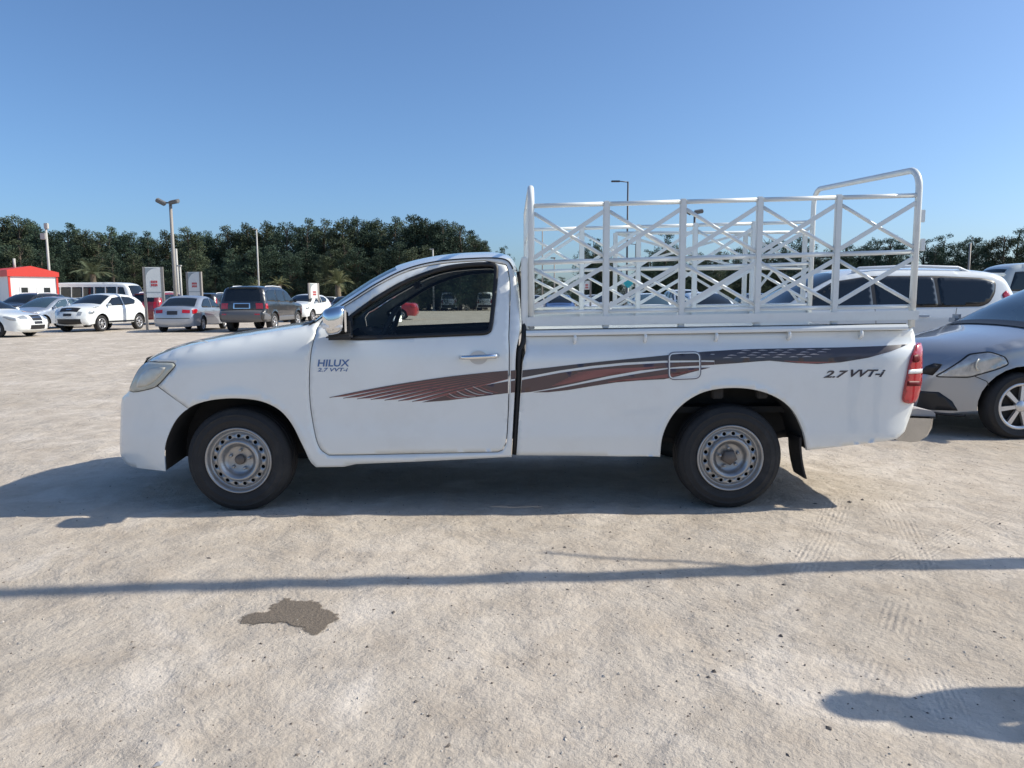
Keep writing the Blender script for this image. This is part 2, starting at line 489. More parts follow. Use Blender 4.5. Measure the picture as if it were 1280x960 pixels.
def build_ground():
    def axis(a, b, step, far):
        c = list(np.arange(a, b + 1e-6, step)); s = step; x = b
        while x < far: s *= 1.5; x += s; c.append(min(x, far))
        s = step; x = a; lo = []
        while x > -far: s *= 1.5; x -= s; lo.append(max(x, -far))
        return sorted(set(lo)) + c
    X = axis(-6, 6.5, .06, 3000); Y = axis(1.2, 9, .06, 3000)
    nx, ny = len(X), len(Y)
    vs = [(x, y, ground_h(x, y)) for y in Y for x in X]
    fs = [(j * nx + i, j * nx + i + 1, (j + 1) * nx + i + 1, (j + 1) * nx + i) for j in range(ny - 1) for i in range(nx - 1)]
    b = MB().add(vs, fs, True)
    o = b.build('ground', sand_material()); o['kind'] = 'structure'
build_ground()

# ------------------------------------------------------------------ the pickup truck
TY = 5.43
truck = empty('pickup_truck', (0, TY, 0))
tag(truck, 'white single cab pickup truck with maroon side stripes and steel wheels, carrying a white cage', 'pickup truck')
AX_F, AX_R, WR = -1.718, 1.366, .330

ZC = np.array([(.15, .82), (.25, .842), (.33, .858), (.42, .868), (.47, .8725), (.52, .870), (.57, .8675), (.66, .872), (.78, .8775), (.9, .880), (.98, .8775), (1.04, .870), (1.09, .857), (1.14, .842), (1.3, .79), (1.5, .725), (1.6, .688), (1.75, .63)])
ZB = np.array([(.15, .84), (.36, .852), (.42, .862), (.47, .8705), (.52, .8685), (.58, .868), (.7, .875), (.84, .881), (.93, .882), (.965, .880), (.985, .876), (1.0, .868), (1.04, .841), (1.05, .8385), (1.1, .838), (1.3, .838)])
def smooth_table(T):
    z = np.linspace(T[0, 0], T[-1, 0], 400); y = np.interp(z, T[:, 0], T[:, 1])
    k = np.ones(9) / 9
    y2 = np.convolve(np.pad(y, 4, mode='edge'), k, 'valid')
    return z, y2
ZCs, ZBs = smooth_table(ZC), smooth_table(ZB)
# hood side line, filled in below; used for the rounding of the wing top
HOODX = np.array([-2.6, -2.2, -1.0]); HOODZ = np.array([.9, 1.0, 1.1])
def arch_flare(x, z):
    r = np.hypot(x - AX_F, z - .33)
    return .014 * np.exp(-((r - .40) / .035) ** 2) * (z > .2)
def hw_cab(x, z):
    x = np.asarray(x, float); z = np.asarray(z, float)
    w = np.interp(z, *ZCs)
    u = np.clip((-1.72 - x) / .85, 0, 1.2); w = w - .23 * u ** 3.2
    zt = np.interp(x, HOODX, HOODZ); d = np.clip(zt - z, 0, .14); q = 1 - d / .14
    w = w - np.where(x < -1.0, 1, np.clip((-.85 - x) / .15, 0, 1)) * .085 * (1 - np.sqrt(np.clip(1 - q * q, 0, 1)))
    return w + arch_flare(x, z)
def hw_bed(x, z):
    x = np.asarray(x, float); z = np.asarray(z, float)
    w = np.interp(z, *ZBs)
    u = np.clip((x - 2.28) / .3, 0, 1.2); w = w - .085 * u ** 2.2
    r = np.hypot(x - AX_R, z - .33)
    return w + .016 * np.exp(-((r - .43) / .04) ** 2) * (z > .25)
def S(px, py, fn=hw_cab, extra=0.0):
    Y = TY - .86
    for _ in range(5):
        p = at(px, py, Y); Y = TY - float(fn(p.x, p.z)) - extra
    p = at(px, py, Y); return (p.x, p.z)
def SS(pts, fn=hw_cab): return [S(a, b, fn) for a, b in pts]
def offs(fn, d): return lambda x, z: fn(x, z) + d

M_LAMPIN = mat('headlamp_inner', (.60, .57, .48), .3, coat=1.0, var=.2, vscale=20)
# --- side edge of the top skin, front bottom -> hood -> windscreen -> roof -> cab back (photo outline at the side plane)
EDGE = [(172, 585, -.09, 0), (157, 579, -.10, 0), (150.5, 568, -.11, 0), (150, 540, -.12, 0), (152, 500, -.12, 0), (161, 489, -.12, .0), (167, 475, -.13, .01), (173, 463, -.14, .015), (183, 453, -.15, .02),
        (206, 441, -.10, .03), (240, 431.5, -.05, .035), (290, 422.5, -.02, .035), (340, 414.5, -.02, .035), (386, 406.5, -.06, .03),
        (404, 395.5, -.12, .03), (420, 386, -.13, .035), (445, 370.5, -.13, .045), (472, 353.5, -.12, .055), (498, 340, -.09, .065), (522, 331.5, -.04, .07), (550, 326, 0, .072), (590, 322.8, 0, .070), (622, 322.5, 0, .065),
        (635, 326, .02, .05), (642, 338, .03, .02), (646.5, 362, .03, .01), (649.5, 400, .03, 0), (649, 418, .02, 0), (645, 440, .0, 0), (643.5, 487, 0, 0), (639, 568, 0, 0)]
hood_px = EDGE[8:14]
for _ in range(3):
    hs = SS([(e[0], e[1]) for e in hood_px]); HOODX = np.array([h[0] for h in hs]); HOODZ = np.array([h[1] for h in hs])
    o_ = np.argsort(HOODX); HOODX = HOODX[o_]; HOODZ = HOODZ[o_]
ctrl = [(*S(a, b), dx, dz) for a, b, dx, dz in EDGE]
cab = Strip(ctrl, hw_cab, k=6, p=2.3)
edge_xy = [tuple(e[:2]) for e in cab.E]
K = cab.k
ARCH_F = SS([(207, 589), (206, 562), (210, 545), (220, 525), (235, 510.5), (250, 503.5), (272, 499), (300, 498), (328, 502), (350, 513), (366, 532), (379, 558), (388, 577), (395, 584)])
def smooth_line(pts, k=5): return [tuple(p) for p in crom(pts, k)]
archf = smooth_line(ARCH_F)
SEAM = S(236, 510.5)
i_seam = min(range(len(archf)), key=lambda i: math.hypot(archf[i][0] - SEAM[0], archf[i][1] - SEAM[1]))
DOOR_FRONT = [(407, 397), (400, 406), (394, 421), (389.5, 440), (387.5, 465), (387.5, 492), (390, 518), (394.5, 543), (401, 561), (411, 568.5)]
DOOR = smooth_line(SS(DOOR_FRONT), 5) + SS([(440, 568.3), (500, 567), (560, 565.8), (622, 564.5)]) + smooth_line(SS([(628, 562), (632, 553), (634, 530), (635.5, 490), (636, 440), (635.5, 419), (636.5, 390), (637, 360), (635.5, 343), (632.5, 331.5)]), 4) \
    + [tuple(e[:2] - np.array((0.0, .022))) for e in cab.E[int(21.6 * K):int(14.6 * K):-1]]
WINDOW = smooth_line(SS([(437, 424.5), (480, 423), (540, 420.5), (590, 418.3), (606, 417.5), (612, 415), (614.5, 409), (617, 390), (620, 360), (621.5, 340), (621, 333), (617, 329.5), (605, 328.6), (585, 329.6), (560, 333), (530, 341.5), (500, 354), (470, 371.5), (450, 385.5), (436, 396)]), 4)
def grow(poly, d):
    P = np.array(poly); n = len(P); nx = np.roll(P, -1, 0) - np.roll(P, 1, 0); nx /= np.hypot(nx[:, 0], nx[:, 1])[:, None] + 1e-9
    N = np.stack([nx[:, 1], -nx[:, 0]], 1)
    area = np.sum(P[:, 0] * np.roll(P[:, 1], -1) - np.roll(P[:, 0], -1) * P[:, 1])
    return [tuple(p) for p in P + N * d * (1 if area > 0 else -1)]
door_hole = grow(DOOR, .0055)
HEAD = smooth_line(SS([(173.5, 462.5), (183, 453.4), (200, 453.2), (216, 453.8), (218.5, 457), (211, 466), (196, 482), (185, 486.5), (163, 488.7), (167, 475), (173.5, 462.5)]), 4)[:-1]
# body side: wing, sill, pillars
top_edge = edge_xy[8 * K:30 * K + 1]
body_out = top_edge + SS([(639.5, 571)]) + SS([(600, 573), (520, 577), (445, 580), (430, 583.5)]) + list(reversed(archf[i_seam:])) + SS([(197.5, 482.5), (212.5, 466), (220, 456.5), (217, 453.0), (200, 452.6)])
bump_out = edge_xy[0:5 * K + 1] + SS([(185, 487.6), (196.5, 483.2)]) + [(SEAM[0] - .004, SEAM[1] - .003)] + [p for p in reversed(archf[:i_seam])]
for far in (False, True):
    sheet_obj('body_side', body_out, [door_hole], .035, hw_cab, .03, M_WHITE, truck, far)
    d = sheet_obj('door', DOOR, [grow(WINDOW, 0.0)], .03, hw_cab, .035, M_WHITE, truck, far)
    sheet_obj('window_seal', grow(WINDOW, .006), [grow(WINDOW, -.020)], .03, offs(hw_cab, .003), .02, M_BLACK, d, far)
    g_in = grow(WINDOW, -.012)
    sheet_obj('window_glass', g_in, [], .06, offs(hw_cab, -.014), 0, M_GLASS, d, far)
    # inner trim of the door, below the glass
    low = SS([(395, 426), (440, 426.5), (614, 420), (630, 420), (632, 560), (408, 560), (394, 520)])
    sheet_obj('door_trim', low, [], .08, offs(hw_cab, -.06), 0, M_INT, d, far)
    # headlamp
    hl = sheet_obj('headlight', HEAD, [], .02, offs(hw_cab, .004), .03, M_LENS, truck, far)
    sheet_obj('inner_lens', smooth_line(SS([(178, 466), (188, 460.5), (207, 459), (206, 463), (194, 476), (184, 482), (171, 483.5), (178, 466)]), 3)[:-1], [], .02, offs(hw_cab, .0065), .002, M_LAMPIN, hl, far)
    sheet_obj('lamp_rim', grow(HEAD, .004), [grow(HEAD, -.004)], .03, offs(hw_cab, .002), .04, M_BLACK, hl, far)
    # arch liner
    for arch, ins, nm in ((archf, .05, 'wheel_arch_liner'),):
        b = MB(); n = len(arch); yy = [float(v) for v in hw_cab(np.array([a[0] for a in arch]), np.array([a[1] for a in arch]))]
        s_ = 1 if far else -1
        vs = [(x, s_ * (yy[i] - .012), z + .003) for i, (x, z) in enumerate(arch)] + [(x, s_ * .50, z + .03) for x, z in arch]
        b.add(vs, [(i, i + 1, n + i + 1, n + i) for i in range(n - 1)], True)
        b.add([(x, s_ * .5, z + .03) for x, z in arch], [tuple(range(n))])
        b.build(nm, M_DARK, truck)
# skins across the cab
def skin(name, a, b, v0, v1, m, parent, off=0.0, nv=20):
    vs, fs = cab.patch(a, b, v0, v1, nv, off)
    return MB().add(vs, fs, True).build(name, m, parent)
def weld(b, dist=.0015):
    bm = bmesh.new(); vs = [bm.verts.new(v) for v in b.v]
    for f in b.f:
        try: bm.faces.new([vs[i] for i in f])
        except ValueError: pass
    bmesh.ops.remove_doubles(bm, verts=bm.verts[:], dist=dist)
    bm.verts.index_update(); b.v = [tuple(v.co) for v in bm.verts]; b.f = [tuple(v.index for v in f.verts) for f in bm.faces]; b.sm = [True] * len(b.f); bm.free()
    return b
b = MB(); vs, fs = cab.patch(0, 5, -1, 1, 24); b.add(vs, fs, True)
vs, fs, ns = sheet(bump_out, [], .03, hw_cab, 0, resamp=False)
b.add(vs, fs, True); b.add([(x, -y, z) for x, y, z in vs], [tuple(reversed(f)) for f in fs], True)
fb = weld(b).build('front_bumper', M_WHITE, truck)
skin('lower_intake', 1.2, 3.6, -.55, .55, M_TRIM, fb, .006)
gr = skin('grille', 5, 8, -.72, .72, M_TRIM, truck, .004)
for i in range(4): skin('grille_bar', 5.35 + i * .7, 5.55 + i * .7, -.60, .60, M_CHROME, gr, .018)
skin('nose_panel', 5, 8, -1, 1, M_WHITE, truck, -.012)
hood = skin('hood', 8, 13, -1, 1, M_WHITE, truck, 0, 28)
vs = []
b = MB(); vs, fs = cab.patch(12.75, 13.35, -.9, .9, 20, .004); b.add(vs, fs, True); cowl = b.build('cowl', M_TRIM, truck)
skin('cowl_panel', 13, 13.6, -1, 1, M_WHITE, truck, -.003)
ws = skin('windscreen', 13.5, 18.02, -.90, .90, M_GLASS, truck, -.004)
for s_ in (-1, 1):
    a = (.88 * s_, .88 * s_); skin('windscreen_pillar', 13.4, 18.1, min(a[0], s_), max(a[0], s_), M_WHITE, truck, 0, 4)
roof = skin('roof', 18, 23, -1, 1, M_WHITE, truck, 0, 28)
skin('cab_back_upper', 23, 24, -1, 1, M_WHITE, truck)
for s_ in (-1, 1): skin('cab_back_side', 24, 26.5, min(.74 * s_, s_), max(.74 * s_, s_), M_WHITE, truck, 0, 4)
skin('rear_window', 24, 26.5, -.745, .745, M_GLASS, truck, -.006)
skin('cab_back_lower', 26.5, 30, -1, 1, M_WHITE, truck)
# drip rail line between roof and side
e = cab.E[13 * K:24 * K]; wv = cab.W[13 * K:24 * K]
for s_ in (-1, 1):
    MB().tube([(p[0], s_ * (w_ + .001), p[1] - .001) for p, w_ in zip(e, wv)], .0048, 6).build('roof_gutter', M_BLACK, truck)
# black seal between the cab and the bed
SEALX = SS([(643, 569), (648, 487), (649.5, 440), (654, 428), (655, 403), (652, 362), (648.5, 340)])
for s_ in (-1, 1):
    pts = smooth_line(SEALX, 4)
    b = MB(); 
    for i, (x, z) in enumerate(pts): pass
    w_ = hw_cab(np.array([p[0] for p in pts]), np.array([p[1] for p in pts]))
    b.tube([(p[0], s_ * (float(q) - .03), p[1]) for p, q in zip(pts, w_)], .016, 8).build('cab_gap_seal', M_BLACK, truck)
# cabin
cx = S(470, 410)[0]
b = MB(); b.prism([(cx - .48, .98), (cx - .44, 1.06), (cx - .30, 1.10), (cx - .14, 1.07), (cx - .09, .98), (cx - .10, .70), (cx - .48, .70)], -.76, .76).build('dashboard', M_INT, truck)
b = MB().prism([(cx - .26, 1.085), (cx - .16, 1.14), (cx - .07, 1.08), (cx - .09, 1.02)], -.62, -.20).build('instrument_hood', M_INT, truck)
b = MB(); ring = [Vector((0, .19 * math.cos(t), .19 * math.sin(t))) for t in np.linspace(0, 2 * math.pi, 33)]
b.tube(ring, .017, 8, caps=False); b.box((.0, 0, 0), (.05, .12, .10), bev=.02); b.box((.0, 0, -.02), (.02, .34, .03)); b.box((0, 0, -.1), (.02, .035, .16))
sw = b.build('steering_wheel', M_INT, truck); sw.location = (cx + .0, -.42, 1.09); sw.rotation_euler = (0, R(24), 0)
MB().tube([(cx + .0, -.42, 1.09), (cx - .22, -.42, .97)], .035, 10).build('steering_column', M_INT, truck)
for yy in (-.40, .40):
    b = MB().box((.02 - .45, yy, .80), (.55, .56 if yy < 0 else .68, .20), bev=.05); seat = b.build('seat', M_SEAT, truck)
    m_ = MB().box((0, 0, 0), (.16, .5, .58), bev=.05).build('backrest', M_SEAT, seat); m_.location = (-.07, yy, .98); m_.rotation_euler = (0, R(10), 0)
MB().box((-.5, 0, .50), (1.35, 1.5, .06)).build('cabin_floor', M_INT, truck)
skin('headliner', 18.6, 22.8, -.92, .92, M_SEAT, truck, -.03)
b = MB().box((0, 0, 0), (.06, .18, .05), bev=.015).build('interior_mirror', M_TRIM, truck); b.location = (S(505, 352)[0], 0, 1.42)
# door mirrors
mx, mz = S(418, 401, extra=.14) if False else (at(418, 401, TY - 1.0).x, at(418, 401, TY - 1.0).z)
for s_ in (-1, 1):
    b = MB(); bm = bmesh.new(); bmesh.ops.create_uvsphere(bm, u_segments=28, v_segments=18, radius=1)
    for v in bm.verts:
        c = v.co; q = [math.copysign(abs(t) ** .55, t) for t in c]
        c.x, c.y, c.z = q[0] * .066, q[1] * .098, q[2] * .083
        c.x *= 1 + .18 * (c.z / .083) ; c.z += .012 * (c.x / .066)
    bm.verts.index_update()
    b.add([v.co.copy() for v in bm.verts], [tuple(v.index for v in f.verts) for f in bm.faces], True); bm.free()
    mr = b.build('door_mirror', M_CHROME, truck); mr.location = (mx, s_ * .985, mz); mr.rotation_euler = (0, 0, R(38) * -1 if s_ > 0 else R(8))
    MB().box((.067, 0, .0), (.012, .165, .135), bev=.005).build('mirror_glass', M_MIRROR, mr)
    MB().box((-.01, 0, -.030), (.122, .192, .030), bev=.008).build('turn_lamp', M_CLEAR, mr)
    MB().box((.02, -s_ * .05, -.098), (.15, .15, .035), bev=.014).build('mirror_foot', M_TRIM, mr)
    MB().box((.03, -s_ * .12, -.05), (.10, .05, .11), bev=.012).build('mirror_arm', M_TRIM, mr)
# door handle, badges
def on_side(name, b, px, py, m, parent, fn=hw_cab, off=0.0):
    x, z = S(px, py, fn); o = b.build(name, m, parent); o.location = (x, -(float(fn(x, z)) + off), z); return o
door_near = [c for c in truck.children if c.name.startswith('door') and 'mirror' not in c.name][0]
hb = MB().tube([(-.115, 0.0, -.004), (-.10, -.028, -.002), (-.05, -.036, 0), (.05, -.036, .004), (.10, -.030, .006), (.112, 0, .006)], [.012, .014, .015, .015, .016, .015], 10)
on_side('door_handle', hb, 599, 446, M_CHROME, door_near)
on_side('lock_barrel', MB().tube([(0, 0, 0), (0, -.012, 0)], .012, 12), 614, 445, M_CHROME, door_near, off=.02)
cup = MB().add([(.055 * math.cos(t), -.001 , .042 * math.sin(t)) for t in np.linspace(0, 2 * math.pi, 25)[:-1]], [tuple(range(24))])
on_side('handle_recess', cup, 598, 447, mat('recess_paint', (.55, .54, .52), .5), door_near, off=.0025)
def letters(txt, px, py, height, m, parent, fn, shear=0.0, px1=0, bold=0.0, off=.003):
    me = text_mesh(txt, 1.0, shear, bold, .0); co = np.array([v.co[:] for v in me.vertices]); lo = co.min(0); hi = co.max(0)
    k = height / (hi[1] - lo[1]); x0, z0 = S(px, py, fn); stretch = (S(px1, py, fn)[0] - x0) / ((hi[0] - lo[0]) * k)
    for v in me.vertices:
        x = x0 + (v.co.x - lo[0]) * k * stretch; z = z0 + (v.co.y - lo[1]) * k
        v.co = (x, -(float(fn(x, z)) + off), z)
    me.materials.append(m); o = bpy.data.objects.new('badge', me); COL.objects.link(o); o.parent = parent
    return o
M_BADGE = mat('badge_blue', (.09, .17, .36), .3, metal=.4)
M_DECAL = mat('decal_charcoal', (.045, .038, .046), .4, coat=.6)
M_DECALB = mat('decal_brown', (.085, .048, .050), .4, coat=.6)
M_DECALR = mat('decal_maroon', (.26, .085, .080), .4, coat=.6)
M_DECALP = mat('decal_pale', (.42, .38, .37), .4, coat=.6)
letters('HILUX', 397, 458.3, .043, M_BADGE, door_near, hw_cab, .15, 437.5, .02)
letters('2.7 VVT-i', 397, 464.6, .023, M_BADGE, door_near, hw_cab, .25, 435, .02)
# --- bed
BED_FRONT = [(645.5, 569), (650, 500), (653.5, 452), (657, 440), (657.5, 418)]
ARCH_R = [(825, 571), (828, 546), (838, 523), (855, 504), (880, 490), (910, 485), (942, 487), (970, 496.5), (990, 512), (1003, 536), (1009, 563)]
archr = smooth_line(SS(ARCH_R, hw_bed), 5)
ZTOP = 1.102
tail = SS([(1060, 557), (1106, 551.5), (1121, 548.5), (1131, 539), (1138, 519), (1140.5, 506)], hw_bed)
xr = S(1146, 470, hw_bed)[0]
bed_out = SS(BED_FRONT[:-1], hw_bed) + [(S(657.5, 418, hw_bed)[0], ZTOP), (S(1139, 409, hw_bed)[0] - .02, ZTOP + .028)] + smooth_line(SS([(1139.5, 408), (1143.5, 420), (1147, 440), (1147.5, 465), (1146, 490), (1142, 506)], hw_bed), 3) + SS([(1138, 519), (1131, 539), (1121, 548.5), (1106, 551.5), (1060, 557)], hw_bed) + list(reversed(archr)) + SS([(780, 570.5), (720, 569.5)], hw_bed)
xf = S(657.5, 418, hw_bed)[0]; xe = S(1139, 409, hw_bed)[0]
def ztop(x): return ZTOP + .028 * (x - xf) / (xe - xf)
LID = [(x, z) for x, z in SS([(835.5, 447), (841, 441), (868, 440), (874, 445), (875, 466), (869, 472.5), (842, 474), (836, 468)], hw_bed)]
def roundpoly(poly, r, seg=5):
    out = []; n = len(poly)
    for i in range(n):
        p = Vector(poly[i]); a = Vector(poly[i - 1]); b = Vector(poly[(i + 1) % n])
        u = (a - p).normalized() * min(r, (a - p).length * .45); v = (b - p).normalized() * min(r, (b - p).length * .45)
        for j in range(seg + 1):
            t = j / seg; out.append(tuple(p + u * (1 - t) ** 2 + v * t ** 2))
    return out
LIDR = roundpoly(SS([(835, 440.5), (875, 439.5), (875.5, 473), (835.5, 474.5)], hw_bed), .04)
LIGHT = smooth_line(SS([(1143.5, 431), (1150, 428.5), (1151.5, 445), (1151, 475), (1147, 494), (1142, 503), (1129.5, 503), (1127.5, 497), (1133, 468), (1138, 446), (1143.5, 431)], hw_bed), 3)[:-1]
for far in (False, True):
    s_ = 1 if far else -1
    bs = sheet_obj('bed_side', bed_out, [], .03, hw_bed, .03, M_WHITE, truck, far)
    b = MB()
    nseg = 24
    for i in range(nseg):          # inner wall and top lip
        xa = xf + (xe - xf) * i / nseg; xb = xf + (xe - xf) * (i + 1) / nseg
        zz = .82 if AX_R - .52 < (xa + xb) / 2 < AX_R + .52 else .655
        b.add([(xa, s_ * .73, zz), (xb, s_ * .73, zz), (xb, s_ * .73, ztop(xb) + .02), (xa, s_ * .73, ztop(xa) + .02)], [(0, 1, 2, 3)])
    b.build('bed_inner_wall', M_WHITE, truck)
    xl = xe - .05
    b = MB(); prof = [(.728, .024), (.84, .027), (.858, .022), (.866, .010), (.866, -.004), (.858, -.009), (.850, -.006), (.728, -.006)]
    n = len(prof); vs = [(xf, s_ * y, ztop(xf) + z) for y, z in prof] + [(xl, s_ * (y), ztop(xl) + z) for y, z in prof]
    b.add(vs, [tuple(range(n)), tuple(range(n, 2 * n))] + [(i, (i + 1) % n, n + (i + 1) % n, n + i) for i in range(n)], False); b.fixnormals()
    b.build('bed_rail', M_WHITE, truck)
    MB().bar((xf, s_ * .846, ztop(xf) - .0075), (xl, s_ * .846, ztop(xl) - .0075), .008, .012).build('rail_shadow_line', M_BLACK, truck)  # black strip below the lip, standing in for the shadow the lip casts
    MB().bar((xf, s_ * .822, ztop(xf) + .028), (xl, s_ * .822, ztop(xl) + .028), .007, .03).build('rail_rubber', M_BLACK, truck)
    for px in (718.5, 806, 894.5, 985, 1074.5):
        x = S(px, 425, hw_bed)[0]; z = ztop(x)
        MB().tube([(x, s_ * .848, z - .006), (x, s_ * .862, z - .018), (x, s_ * .864, z - .04), (x, s_ * .848, z - .052), (x, s_ * .836, z - .052)], .0105, 8).build('rope_hook', M_WHITE, truck)
    # arch liner
    b = MB(); n = len(archr); yy = hw_bed(np.array([a[0] for a in archr]), np.array([a[1] for a in archr]))
    vs = [(x, s_ * (float(yy[i]) - .012), z + .003) for i, (x, z) in enumerate(archr)] + [(x, s_ * .52, z + .02) for x, z in archr]
    b.add(vs, [(i, i + 1, n + i + 1, n + i) for i in range(n - 1)], True); b.add([(x, s_ * .52, z + .02) for x, z in archr], [tuple(range(n))])
    b.build('wheel_arch_liner', M_DARK, truck)
    for dx in (-.33, -.08, .2):
        MB().box((AX_R + dx, s_ * .80, .735 if abs(dx) < .3 else .68), (.07, .05, .08), bev=.008).build('arch_bracket', M_DARK, truck)
    # tail lamp
    tl = sheet_obj('tail_light', LIGHT, [], .02, offs(hw_bed, .014), .05, M_RED, truck, far)
    sheet_obj('reverse_lens', SS([(1134.5, 462), (1151.5, 460.5), (1151, 466), (1133.5, 467)], hw_bed), [], .02, offs(hw_bed, .0165), .01, M_CLEAR, tl, far)
    sheet_obj('lens_shade', smooth_line(SS([(1140, 444), (1147, 443), (1148, 451), (1139, 452), (1140, 444)], hw_bed), 3)[:-1], [], .02, offs(hw_bed, .0152), .001, M_REDD, tl, far)
    sheet_obj('lens_shade', SS([(1133, 476), (1149.5, 476), (1149, 482), (1132, 482)], hw_bed), [], .02, offs(hw_bed, .0152), .001, M_REDD, tl, far)
    b = MB(); xs = LIGHT[0][0]
    lx = max(p[0] for p in LIGHT)
    b.box((lx - .045, s_ * .74, (S(1146, 467, hw_bed)[1])), (.07, .11, .36), bev=.02).build('tail_light_back', M_RED, tl)
    # mud flap
    fx = S(1003, 575, hw_bed)[0]; b = MB(); z0 = S(1003, 548, hw_bed)[1]; z1 = S(1003, 598, hw_bed)[1]; rows = 6
    vs = []
    for k_ in range(rows + 1):
        t = k_ / rows; z = z0 + (z1 - z0) * t; xx = fx - .02 + .045 * t * t
        vs += [(xx, s_ * .66, z), (xx, s_ * .855, z), (xx + .012, s_ * .855, z), (xx + .012, s_ * .66, z)]
    fs = [(0, 1, 2, 3), tuple(rows * 4 + i for i in (3, 2, 1, 0))]
    for k_ in range(rows): fs += [(k_ * 4 + i, k_ * 4 + (i + 1) % 4, k_ * 4 + 4 + (i + 1) % 4, k_ * 4 + 4 + i) for i in range(4)]
    b.add(vs, fs); b.fixnormals().build('mud_flap', M_BLACK, truck)
# fuel lid outline
vs, fs = ribbon(LIDR, .0075, offs(hw_bed, .0045), True); MB().add(vs, fs).build('fuel_lid_gap', mat('gap_grey', (.16, .16, .19), .6), bs.parent)
vs, fs = ribbon(grow(LIDR, -.006), .006, offs(hw_bed, .005), True); MB().add(vs, fs).build('fuel_lid_edge', M_WHITE, truck)
b = MB().box(((xf + xe) / 2, 0, .665), (xe - xf - .02, 1.02, .03))
for s_ in (-1, 1):
    b.box(((xf + AX_R - .5) / 2, s_ * .62, .663), (AX_R - .5 - xf - .02, .218, .026)); b.box(((AX_R + .5 + xe) / 2, s_ * .62, .663), (xe - AX_R - .52, .218, .026))
    b.box((AX_R, s_ * .615, .825), (1.02, .22, .03)); b.box((AX_R, s_ * .500, .74), (1.02, .012, .17))
b.build('bed_floor', M_WHITE, truck)
MB().box((xf + .02, 0, (.5 + ZTOP) / 2), (.04, 1.62, ZTOP - .5 + .03)).build('bed_front_wall', M_WHITE, truck)
tg = MB().box((xe - .015, 0, .80), (.05, 1.46, .62), bev=.012).build('tailgate', M_WHITE, truck)
MB().box((.0, 0, 0), (.02, .22, .07), bev=.006).build('tailgate_handle', M_TRIM, tg).location = (xe + .015, 0, .93)
# rear bumper
bp = SS([(1139, 521), (1162, 519.5), (1164.5, 522), (1163, 534), (1157, 544), (1149, 551), (1142, 553), (1124, 552)], hw_bed)
b = MB(); n = len(bp); rows = [(-.80, .0, .02), (-.76, 1, 0), (-.70, 1, 0), (0, 1, 0), (.70, 1, 0), (.76, 1, 0), (.80, 0, .02)]
bx0 = min(p[0] for p in bp)
vs = []
for (y, g, dz) in rows:
    k_ = 1 if g else .86
    vs += [(bx0 + (x - bx0) * k_ + (.02 if abs(y) < .1 else 0), y, z) for x, z in bp]
fs = [tuple(range(n)), tuple(reversed(range((len(rows) - 1) * n, len(rows) * n)))]
for r_ in range(len(rows) - 1): fs += [(r_ * n + i, r_ * n + (i + 1) % n, (r_ + 1) * n + (i + 1) % n, (r_ + 1) * n + i) for i in range(n)]
b.add(vs, fs, False); b.fixnormals(); rb = b.build('rear_bumper', M_CHROMED, truck)
sp = SS([(1139, 521.5), (1141, 513), (1148, 511), (1161, 512.5), (1164, 516), (1163.5, 521)], hw_bed)
MB().prism(sp, -.79, .79).fixnormals().build('bumper_step', mat('step_pad', (.34, .33, .32), .8), rb)
MB().prism(SS([(1139, 520.5), (1163.5, 519), (1164, 521.5), (1139, 523)], hw_bed), -.80, .80).fixnormals().build('bumper_gap', M_BLACK, rb)
MB().box((bx0 + .03, 0, .52), (.05, 1.3, .10)).build('bumper_bracket', M_DARK, rb)
# stripes
def decal(px, m, fn, off=.0022, sm=4, parent=None):
    pts = SS(px, fn); sheet_obj('side_stripe', pts, [], .03, offs(fn, off), 0, m, parent or truck)
def dline(px, w, m, fn, off=.003, parent=None):
    vs, fs = ribbon(smooth_line(SS(px, fn), 4), w, offs(fn, off)); MB().add(vs, fs).build('stripe_line', m, parent or truck)
def uline(k, n=12):
    x0, y0 = 412 + 17.2 * k, 497 + .85 * k; x1, y1 = 635, 463.8 + 1.45 * k
    return [(x0 + (x1 - x0) * t, y0 + (y1 - y0) * t - 14 * (1 - k / 8) * t * (1 - t)) for t in np.linspace(0, 1, n)]
for k_ in range(7):
    up = uline(k_); lo = []
    nx = uline(k_ + 1)
    for (x, y) in reversed(up[1:]):
        yn = np.interp(x, [p[0] for p in nx], [p[1] for p in nx]) if x >= nx[0][0] else y + (nx[0][1] - np.interp(nx[0][0], [p[0] for p in up], [p[1] for p in up])) * (x - up[0][0]) / (nx[0][0] - up[0][0])
        g_ = .52 + .46 * (x - up[0][0]) / (635 - up[0][0])
        lo.append((x, y + (yn - y) * min(g_, .97)))
    decal(up + lo, M_DECALR, hw_cab, parent=door_near)
    dline(up[::3] + [up[-1]] if False else up[::2] + [up[-1]], [.004, .009, .010, .007], M_DECALB, hw_cab, parent=door_near)
decal([(527, 503), (553, 495.5), (578, 488), (603, 482), (635, 476.5), (635, 491.3), (600, 495.7), (560, 500.5)], M_DECALB, hw_cab, parent=door_near)
for k_ in range(9):
    dline([(556 + 5 * k_, 493.2 - 1.45 * k_), (564 + 6 * k_, 497.5 - 1.1 * k_), (578 + 5.5 * k_, 498 - .9 * k_)], [.004, .006, .003], M_DECALP if k_ % 2 else M_DECALR, hw_cab, parent=door_near)
decal([(638.5, 463.3), (645, 462.7), (645, 473.4), (638.5, 474.2)], M_DECALB, hw_cab); decal([(638.5, 476.3), (644.5, 475.4), (643.5, 490.3), (638.5, 491)], M_DECALB, hw_cab)
